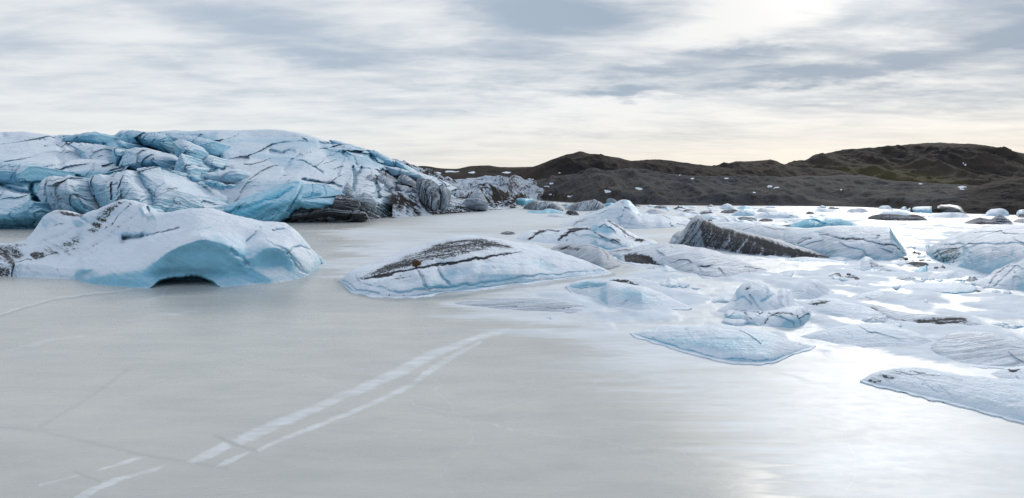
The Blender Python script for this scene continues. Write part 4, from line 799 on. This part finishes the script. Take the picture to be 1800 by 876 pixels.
b('ice_floe', [(1482,471),(1500,466),(1512,460),(1522,453),(1528,454),(1540,463),(1560,468),(1580,472),(1598,478)], [(1482,473),(1520,478),(1560,481),(1598,480)], 'small pointed floe with rusty streaks below its tip', fr=.4, cap=5, amp=.15, s=.5, dirt=[('p',[(1525,456),(1540,462),(1560,470),(1575,477),(1535,476)],3,.6)], blue=[('l',[(1490,474),(1590,480)],2,.6)])
b('ice_floe', [(1445,487),(1462,484),(1475,482),(1480,486),(1498,485),(1512,489),(1530,493)], [(1445,489),(1480,494),(1530,495)], 'low floe heaped with black dirt crumbs', fr=.5, cap=4, amp=.15, s=.8, base_dirt=.72)
b('ice_floe', [(1575,505),(1610,498),(1660,499),(1700,503),(1719,506),(1720,508)], [(1575,507),(1625,513),(1680,518),(1712,515),(1720,510)], 'thin flat plate of ice with a dark teal front edge', 'ice floe', fr=.55, cap=6, amp=.03, s=.5, sh=.5, blue=[('l',[(1660,516),(1715,514)],3,1.2),('l',[(1600,512),(1690,518)],2,.6)])
b('ice_floe', [(1590,465),(1606,462),(1625,463),(1640,468)], [(1590,467),(1615,472),(1640,469)], 'dark oval floe between the tilted slab and the right-edge slab', fr=.4, cap=3, base_dirt=.8, amp=.08, s=.8)
b('ice_floe', [(1606,478),(1620,472),(1632,467),(1640,471),(1630,478)], [(1606,480),(1618,482),(1630,480)], 'tilted blue plate of ice left of the right-edge slab', mt=ICET, fr=.4, cap=3, amp=.05, s=.8)
b('ice_floe', [(1575,489),(1590,484),(1605,488),(1612,491)], [(1575,491),(1595,495),(1612,492)], 'little grey-sided floe beyond the thin flat plate', fr=.4, cap=3, amp=.08, base_dirt=.35)
b('ice_floe', [(1630,487),(1650,481),(1675,478),(1700,484)], [(1630,489),(1660,491),(1700,487)], 'jagged little snow ridge at the foot of the right-edge slab', fr=.5, cap=3, amp=.2, s=1.)
b('ice_floe', [(1380,456),(1410,453),(1440,455),(1475,459),(1496,462)], [(1380,458),(1420,461),(1460,462),(1496,464)], 'flat narrow floe along the foot of the dark speckled slope', fr=.5, cap=3, amp=.06, s=.8, blue=[('l',[(1385,460),(1490,463)],1.5,.6)])
b('iceberg', [(985,394),(1005,387),(1030,379),(1060,367),(1078,359),(1090,353),(1098,351.5),(1106,353),(1113,360),(1120,368),(1128,376),(1160,379),(1200,384),(1225,394)], [(985,396),(1020,399),(1060,401),(1130,402),(1190,400),(1225,397)],
  'swept-up smooth blue-white iceberg with a curled tip, beyond the branching dirt-lined one', fr=.35, cap=18, amp=.25, s=.2, deg=-25, streak=.5, blue=[('l',[(1100,353),(1112,362),(1122,374)],6,.7),('e',1080,372,40,10,.3,-25)], dirt=[('l',[(1008,394),(1030,384)],4,.6),('e',1125,394,30,3,.4),('l',[(1190,393),(1205,397)],2,.6)])
b('iceberg', [(907,359),(908,350),(915,348.5),(924,349),(937,350),(938,356)], [(907,360),(922,361),(938,359)], 'boxy light blue ice block at the foot of the moraine', fr=.3, cap=6, mt=ICET, sh=.4, amp=.15)
ST = dict(mt=ICED, streak=.6, deg=70, amp=.5, s=.3)
b('iceberg', [(920,365),(930,356),(940,354),(948,357),(960,353),(970,357),(980,362),(990,369)], [(920,367),(945,370),(970,370),(990,371)], 'ribbed black-and-white iceberg nearest the blue block on the far side', fr=.35, cap=7, base_dirt=.62, **ST)
b('ice_floe', [(926,372),(935,370),(948,371),(965,367),(978,369),(990,374)], [(926,374),(950,375.5),(990,375.5)], 'low turquoise floe in front of the ribbed black-and-white iceberg', mt=ICET, fr=.4, cap=6, amp=.1)
b('ice_floe', [(995,374),(999,370),(1008,370),(1014,373),(1018,378)], [(995,376),(1006,379),(1018,379)], 'stubby dark block on the ice left of the curled-tip iceberg', mt=ICED, fr=.3, cap=4, base_dirt=.8, amp=.2)
b('iceberg', [(993,366),(1005,360),(1020,355),(1035,353),(1045,352),(1055,356),(1062,361),(1066,368)], [(993,368),(1020,371),(1045,371),(1066,370)], 'streaky grey iceberg just left of the turquoise chunk on the far ice', fr=.35, cap=8, base_dirt=.55, **ST)
b('iceberg', [(1058,364),(1064,358),(1074,357),(1083,361),(1087,367)], [(1058,367),(1072,369.5),(1087,369)], 'bright turquoise chunk left of the curled tip', mt=ICET, fr=.3, cap=5, base_blue=.4, amp=.2)
b('iceberg', [(1066,352),(1070,348.5),(1078,350),(1086,355),(1091,361)], [(1066,362),(1078,365),(1091,366)], 'dark blue tilted slab poking up behind the turquoise chunk', mt=ICED, fr=.3, cap=4, base_dirt=.4, base_blue=.5, amp=.1)
b('ice_floe', [(961,379),(972,377),(985,378),(1000,380)], [(961,381),(980,382.5),(1000,382)], 'thin dark-edged floe alone on the white ice in front of the far bergs', fr=.4, cap=4, base_dirt=.4, amp=.1)
b('ice_floe', [(1030,375),(1045,371),(1060,373),(1075,378)], [(1030,378),(1050,380.5),(1075,380)], 'small blue-shaded floe tucked against the curled-tip iceberg', fr=.4, cap=5, amp=.15, dirt=[('e',1050,375,10,2,.7)], blue=[('e',1060,377,15,3,.6)])
b('ice_floe', [(880,410),(893,407.5),(903,409),(906,411)], [(880,412),(893,413),(906,412)], 'lone dark sliver of ice left of the dirt-lined iceberg', mt=ICED, fr=.4, cap=3, base_dirt=.7, amp=.05)
far = [
 ([(1266,366),(1272,360),(1278,358),(1285,360),(1291,366)], 368, 'round snowy hummock on the skyline edge of the far ice', ICE, .15, 0),
 ([(1296,366),(1303,363),(1312,362),(1323,366)], 368, 'small light blue floe right of the round snowy hummock', ICET, 0, .2),
 ([(1267,373),(1278,369.5),(1290,368.5),(1297,371)], 375, 'black-topped floe just left of the pale blue domed floe', ICED, .8, 0),
 ([(1286,378),(1296,371),(1310,368),(1322,369.5),(1329,377)], 380, 'pale blue domed floe behind the dark peaked iceberg', ICE, 0, .5),
 ([(1225,382),(1240,377),(1252,376),(1264,384)], 386, 'grey-blue low dome directly behind the dark peak', ICE, .1, .3),
 ([(1294,386),(1305,382),(1320,383),(1330,386)], 389, 'brown-crusted flat floe in front of the pale blue domed floe', ICED, .7, 0),
 ([(1334,388),(1345,385),(1358,387)], 390, 'little dirty floe right of the brown-crusted one', ICED, .75, 0),
 ([(1246,396),(1262,388),(1278,384),(1296,392),(1310,397)], 399, 'white tent-shaped floe right behind the dark peak', ICE, 0, .15),
 ([(1296,392),(1306,387),(1318,390),(1330,396)], 398, 'pale blue wedge beside the white tent-shaped floe', ICE, 0, .45),
 ([(1331,371),(1338,366),(1350,368),(1366,371)], 373, 'grey-tipped low floe on the far ice left of the blue dome', ICED, .3, .1),
 ([(1326,381),(1345,374),(1370,373),(1402,379)], 384, 'wide smooth snowbank floe before the grey-tipped one', ICE, 0, .2),
 ([(1417,375),(1423,372.5),(1431,375)], 377, 'single dark lump above the rounded blue dome', ICED, .75, 0),
 ([(1352,400),(1362,395),(1376,398),(1388,404)], 407, 'curved light blue flap left of the rounded blue dome', ICET, 0, .1),
 ([(1433,369),(1442,366),(1460,368),(1474,371)], 373, 'thin pale sheet edge beyond the rounded blue dome', ICE, .1, .2),
 ([(1488,372),(1500,367),(1512,366),(1526,371)], 374, 'grey striped low floe left of the long black floe', ICED, .3, .1),
 ([(1544,366),(1550,362),(1560,361.5),(1567,366)], 368.5, 'white cushion-shaped floe on the far shoreline', ICE, 0, .05),
 ([(1583,368),(1587,364),(1592,363.5),(1594,368)], 370, 'small white knob left of the flat-topped snow block', ICE, 0, .1),
 ([(1547,375),(1556,371),(1572,370),(1590,373),(1602,377)], 380, 'soft snow mound right behind the long black floe', ICE, .05, .25),
 ([(1632,380),(1660,374.5),(1680,374),(1704,380)], 383, 'long low snowbank in front of the black block', ICE, .05, .15),
 ([(1724,370),(1732,366),(1742,366),(1747,371)], 374, 'white knob left end of the right-hand ice heap', ICE, 0, .1),
 ([(1733,375),(1745,368),(1760,367),(1773,374)], 380, 'rounded snowy lump in the right-hand ice heap', ICE, .1, .15),
 ([(1770,372),(1777,366),(1784,365.5),(1789,371)], 376, 'blue-grey lump second from the right edge in the far ice heap', ICE, .1, .5),
 ([(1787,374),(1793,369),(1800,368),(1806,374)], 380, 'white lump cut by the right edge in the far ice heap', ICE, 0, .1),
 ([(1790,380),(1796,377),(1806,380)], 382.5, 'dark grey stub below the white lump at the right edge', ICED, .75, 0),
 ([(1695,366),(1698,361.5),(1704,362),(1706,366)], 367.5, 'white cube-like chunk above the black block on the dark shore', ICE, 0, .1),
 ([(1569,361),(1577,358.5),(1586,361)], 363, 'snow-topped dark stone on the shore above the small white knob', ICED, .5, 0),
 ([(1406,357),(1412,354.5),(1420,356)], 358, 'white scrap of ice stranded on the dark shore, leftmost of three', ICE, 0, .1),
 ([(1449,357),(1458,355.5),(1467,357)], 358.5, 'white scrap of ice stranded on the dark shore, middle of three', ICE, 0, .1),
 ([(1519,358),(1524,356.5),(1529,358)], 359.5, 'white scrap of ice stranded on the dark shore, rightmost of three', ICE, 0, .1),
 ([(1136,372),(1146,368),(1160,370),(1170,374)], 376, 'low dark-flecked floe right of the curled tip', ICED, .45, .1),
 ([(1150,364),(1160,361.5),(1172,364)], 366.5, 'brown-flecked sliver on the far ice right of the curled tip', ICED, .7, 0),
 ([(1190,378),(1203,374),(1215,378)], 380, 'smooth grey back of a floe left of the dark peak', ICE, .15, .2),
 ([(1200,371),(1208,368.5),(1220,370)], 372.5, 'rust-spotted sliver beyond the grey-backed floe', ICED, .7, 0),
]
for sil, yb, lab, mt_, dr, bu in far:
    xa, xb = sil[0][0], sil[-1][0]; xm = (xa+xb)/2
    sil = [(xa-.8, yb-.6)]+sil[0:1]+sil[1:-1]+sil[-1:]+[(xb+.8, yb-.6)]
    berg('iceberg' if yb-min(p[1] for p in sil) > 9 else 'ice_floe', sil, [(xa-.8, yb-.4), (xm, yb+.4), (xb+.8, yb-.4)], lab, 'ice floe', mt=mt_, fr=.35, cap=7, amp=.25, s=.35, base_dirt=dr, base_blue=bu, streak=.4, deg=30, res=1.0)
berg('iceberg', [(1594,369),(1600,366),(1612,364),(1630,363.5),(1641,362.5),(1640,368),(1638,374)], [(1594,371),(1610,374),(1638,375.5)], 'flat-topped snow block with a sheer right end on the far ice', fr=.3, cap=10, sh=.45, amp=.15, base_blue=.15, blue=[('l',[(1600,373),(1638,375)],2,.8)])
berg('iceberg', [(1645,370),(1648,363),(1655,361),(1668,360.5),(1682,362),(1690,365),(1694,370),(1698,377)], [(1645,374),(1670,376),(1698,378)], 'big black block with a snow-lined top right of the flat-topped snow block', mt=LAYER, fr=.3, cap=9, sh=.5, amp=.5, s=.3)
berg('iceberg', [(1525,383),(1538,379),(1552,377.5),(1575,378),(1592,379.5),(1605,378),(1618,381),(1631,387)], [(1525,385),(1560,388),(1600,388.5),(1631,388)], 'long low black floe with white patches, left of centre of the far right ice', mt=ICED, fr=.45, cap=9, base_dirt=.80, amp=.35, s=.3)
berg('iceberg', [(1694,392),(1710,387),(1722,383),(1730,386),(1742,387),(1752,380),(1758,378),(1768,384),(1780,392)], [(1694,393),(1730,395),(1780,394.5)], 'jagged black iceberg with two snow-lined peaks on the far right ice', mt=ICED, fr=.4, cap=8, base_dirt=.68, amp=.5, s=.4)
berg('ice_floe', [(1782,389),(1794,386),(1820,385),(1850,390)], [(1782,391),(1810,393),(1850,392)], 'dark flat floe cut by the right edge beside the jagged black iceberg', mt=ICED, fr=.4, cap=6, base_dirt=.65, amp=.3)

# small loose pieces: scattered along the far edge of the ice, on the shore and between the bergs
LM = [(922,355,'the boxy light blue block'),(955,363,'the ribbed black-and-white iceberg'),(1006,374,'the stubby dark block'),(1072,363,'the bright turquoise chunk'),(1102,365,'the curled tip'),
      (1160,364,'the brown-flecked sliver'),(1228,390,'the dark peak'),(1278,362,'the round snowy hummock'),(1308,375,'the pale blue dome'),(1365,376,'the wide snowbank floe'),(1424,375,'the single dark lump'),(1450,395,'the rounded blue dome'),
      (1505,370,'the grey striped floe'),(1556,365,'the cushion-shaped floe'),(1588,366,'the small white knob'),(1618,369,'the flat-topped snow block'),(1670,369,'the big black block'),(1740,387,'the jagged black iceberg'),
      (1575,425,'the tilted slab end'),(1615,464,'the dark oval floe'),(1650,511,'the thin flat plate'),(1650,450,'the undercut slab end'),(1745,490,'the ridged snowy lobe')]
ORD = ['nearest','second','third','fourth','fifth','sixth','seventh','eighth','ninth','tenth','eleventh','twelfth','thirteenth','fourteenth','fifteenth','sixteenth','seventeenth','eighteenth','nineteenth','twentieth']
PEND = []
def scatter(n, xr, yfun, size, noun, group, name, mts, seed):
    r = np.random.default_rng(seed)
    for i in range(n):
        x = r.uniform(*xr); y = yfun(x, r); w = r.uniform(*size); h = w*r.uniform(.10, .28)*(.5 if 'snow plate' in noun else 1); m_ = mts[i % len(mts)]
        xs_ = np.sort(r.uniform(-.44, .44, 5)); hs = r.uniform(.35, 1, 5)*(1-np.abs(xs_)*1.1); k = int(r.integers(0, 5)); hs[k] = 1.0-abs(xs_[k])*.6
        sl = [(x-w/2, y-.15)]+[(x+w*a_, y-h*b_) for a_, b_ in zip(xs_, hs)]+[(x+w/2, y-.15)]
        bx = np.sort(r.uniform(-.4, .4, 3)); bs = [(x-w/2, y)]+[(x+w*a_, y+w*r.uniform(.0, .10)*(1 if y < 420 else 1.6)) for a_ in bx]+[(x+w/2, y)]
        bs = [(a_, b_) if y > 400 else (a_, min(b_, y+.9)) for a_, b_ in bs]
        o = berg(name, sl, bs, 'x', 'ice floe', group, mt=m_, fr=r.uniform(.3, .6), cap=5, amp=.22, s=.6, sh=r.uniform(.45, 1.1), soft=.4, ang=True, facet=.12, fs_=.6,
                 base_dirt=(.0 if m_ is not ICED else r.uniform(.4, .9)), base_blue=r.uniform(0, .35), res=.9, streak=r.uniform(0, .5), deg=r.uniform(-40, 40))
        c = {'snowy_ice': 'white', 'turquoise_ice': 'turquoise', 'silty_ice': 'dark silty'}[m_.name]
        lx, ly, ph = min(LM, key=lambda q: abs(q[0]-x)+2.5*abs(q[1]-y)); PEND.append((o, c, noun, 'left' if x < lx else 'right', ph, math.hypot(x-lx, 2*(y-ly))))
def label_scatter():
    cnt = {}
    for o, c, noun, side, ph, d in sorted(PEND, key=lambda q: q[5]):
        k = (c, noun, side, ph); n = cnt.get(k, 0); cnt[k] = n+1
        o['label'] = f"{ORD[min(n, 19)]} {c} {noun} {side} of {ph}"
sh = lambda x: float(np.interp(x, [p[0] for p in shore], [p[1] for p in shore]))
scatter(58, (950, 1560), lambda x, r: sh(x)+2+r.uniform(0, 1)**1.5*9, (6, 24), 'shoreline scrap', 'ice scraps along the far shore', 'ice_floe', [ICE, ICE, ICED, ICE, ICET], 5)
scatter(18, (1560, 1800), lambda x, r: sh(x)+2+r.uniform(0, 1)*10, (5, 18), 'shore ice scrap', 'ice scraps among the far right blocks', 'ice_floe', [ICE, ICE, ICED, ICE], 6)
scatter(44, (1130, 1480), lambda x, r: r.uniform(370, 402), (8, 34), 'low ice scrap', 'low scraps beyond the dark peak', 'ice_floe', [ICE, ICE, ICED], 8)
scatter(26, (1590, 1780), lambda x, r: 470+(x-1590)*.16+r.uniform(-10, 22), (10, 32), 'broken ice plate', 'broken plates in the channel', 'ice_floe', [ICE, ICED, ICE, ICE], 9)
scatter(14, (1585, 1640), lambda x, r: r.uniform(430, 462), (8, 22), 'thin ice plate', 'plates in the gap between slabs', 'ice_floe', [ICE, ICED, ICE], 12)
scatter(12, (895, 1000), lambda x, r: r.uniform(358, 366), (5, 14), 'moraine-foot lump', 'lumps at the foot of the moraine', 'ice_floe', [ICE, ICED], 10)
LM += [(1320,540,'the two-humped iceberg'),(1270,607,'the lens-shaped mound'),(1105,525,'the fan-shaped floe'),(1200,460,'the dark-hollowed iceberg'),(1430,510,'the pale snow cone'),(1630,560,'the dirt-banded floe'),
       (1525,468,'the pointed floe'),(1530,595,'the very low mound'),(1720,620,'the striped blue-grey floe'),(1490,490,'the crumb-heaped floe')]
scatter(66, (1080, 1800), lambda x, r: 402+(r.uniform(0, 1)**.8)*min(190, 60+(x-1080)*.55), (12, 66), 'low snow plate', 'low snow plates between the mounds', 'ice_floe', [ICE], 21)
scatter(8, (850, 1150), lambda x, r: r.uniform(486, 560), (14, 40), 'low snow plate', 'low snow plates between the mounds', 'ice_floe', [ICE], 23)
label_scatter()

def boulder(px, py, dep, r, name, label, mt, seed, squash=.85):
    c = at(px, py, dep); th = np.linspace(0, 2*math.pi, 28, endpoint=False)[:, None]; ph = np.linspace(0, math.pi, 16)[None, :]
    d = np.stack([np.sin(ph)*np.cos(th), np.sin(ph)*np.sin(th), np.cos(ph)*np.ones_like(th)], -1)
    P = c + d*r*(1+.16*fbm(d, 1.6, 4, .5, seed))[..., None]*[1, 1, squash]
    f1, f2, idv, _t = worley(d, 1.3, seed); P = P + d*(-r*.14*idv)[..., None]
    tag(grid_mesh(name, P[:, ::-1], mt, wrap=True), label, 'boulder' if r > .3 else 'stone')
boulder(733, 465.5, 79.4, .62, 'boulder', 'round rusty-brown boulder on the dirt stripe of the long middle iceberg', BOULD, 3)
boulder(685, 519.5, 72.7, .16, 'stone', 'tiny brown stone at the left foot of the long middle iceberg', BOULD, 5)
boulder(1492, 483.5, 89, .30, 'stone', 'dark pointed stone on the low floe heaped with black dirt', ROCK, 6)
boulder(322.5, 766.5, 32.2, .035, 'stone', 'tiny dark pebble alone on smooth ice above the frost streaks', ROCK, 9)
boulder(105, 869, 26, .04, 'stone', 'tiny dark pebble on the ice at the bottom left', ROCK, 10)
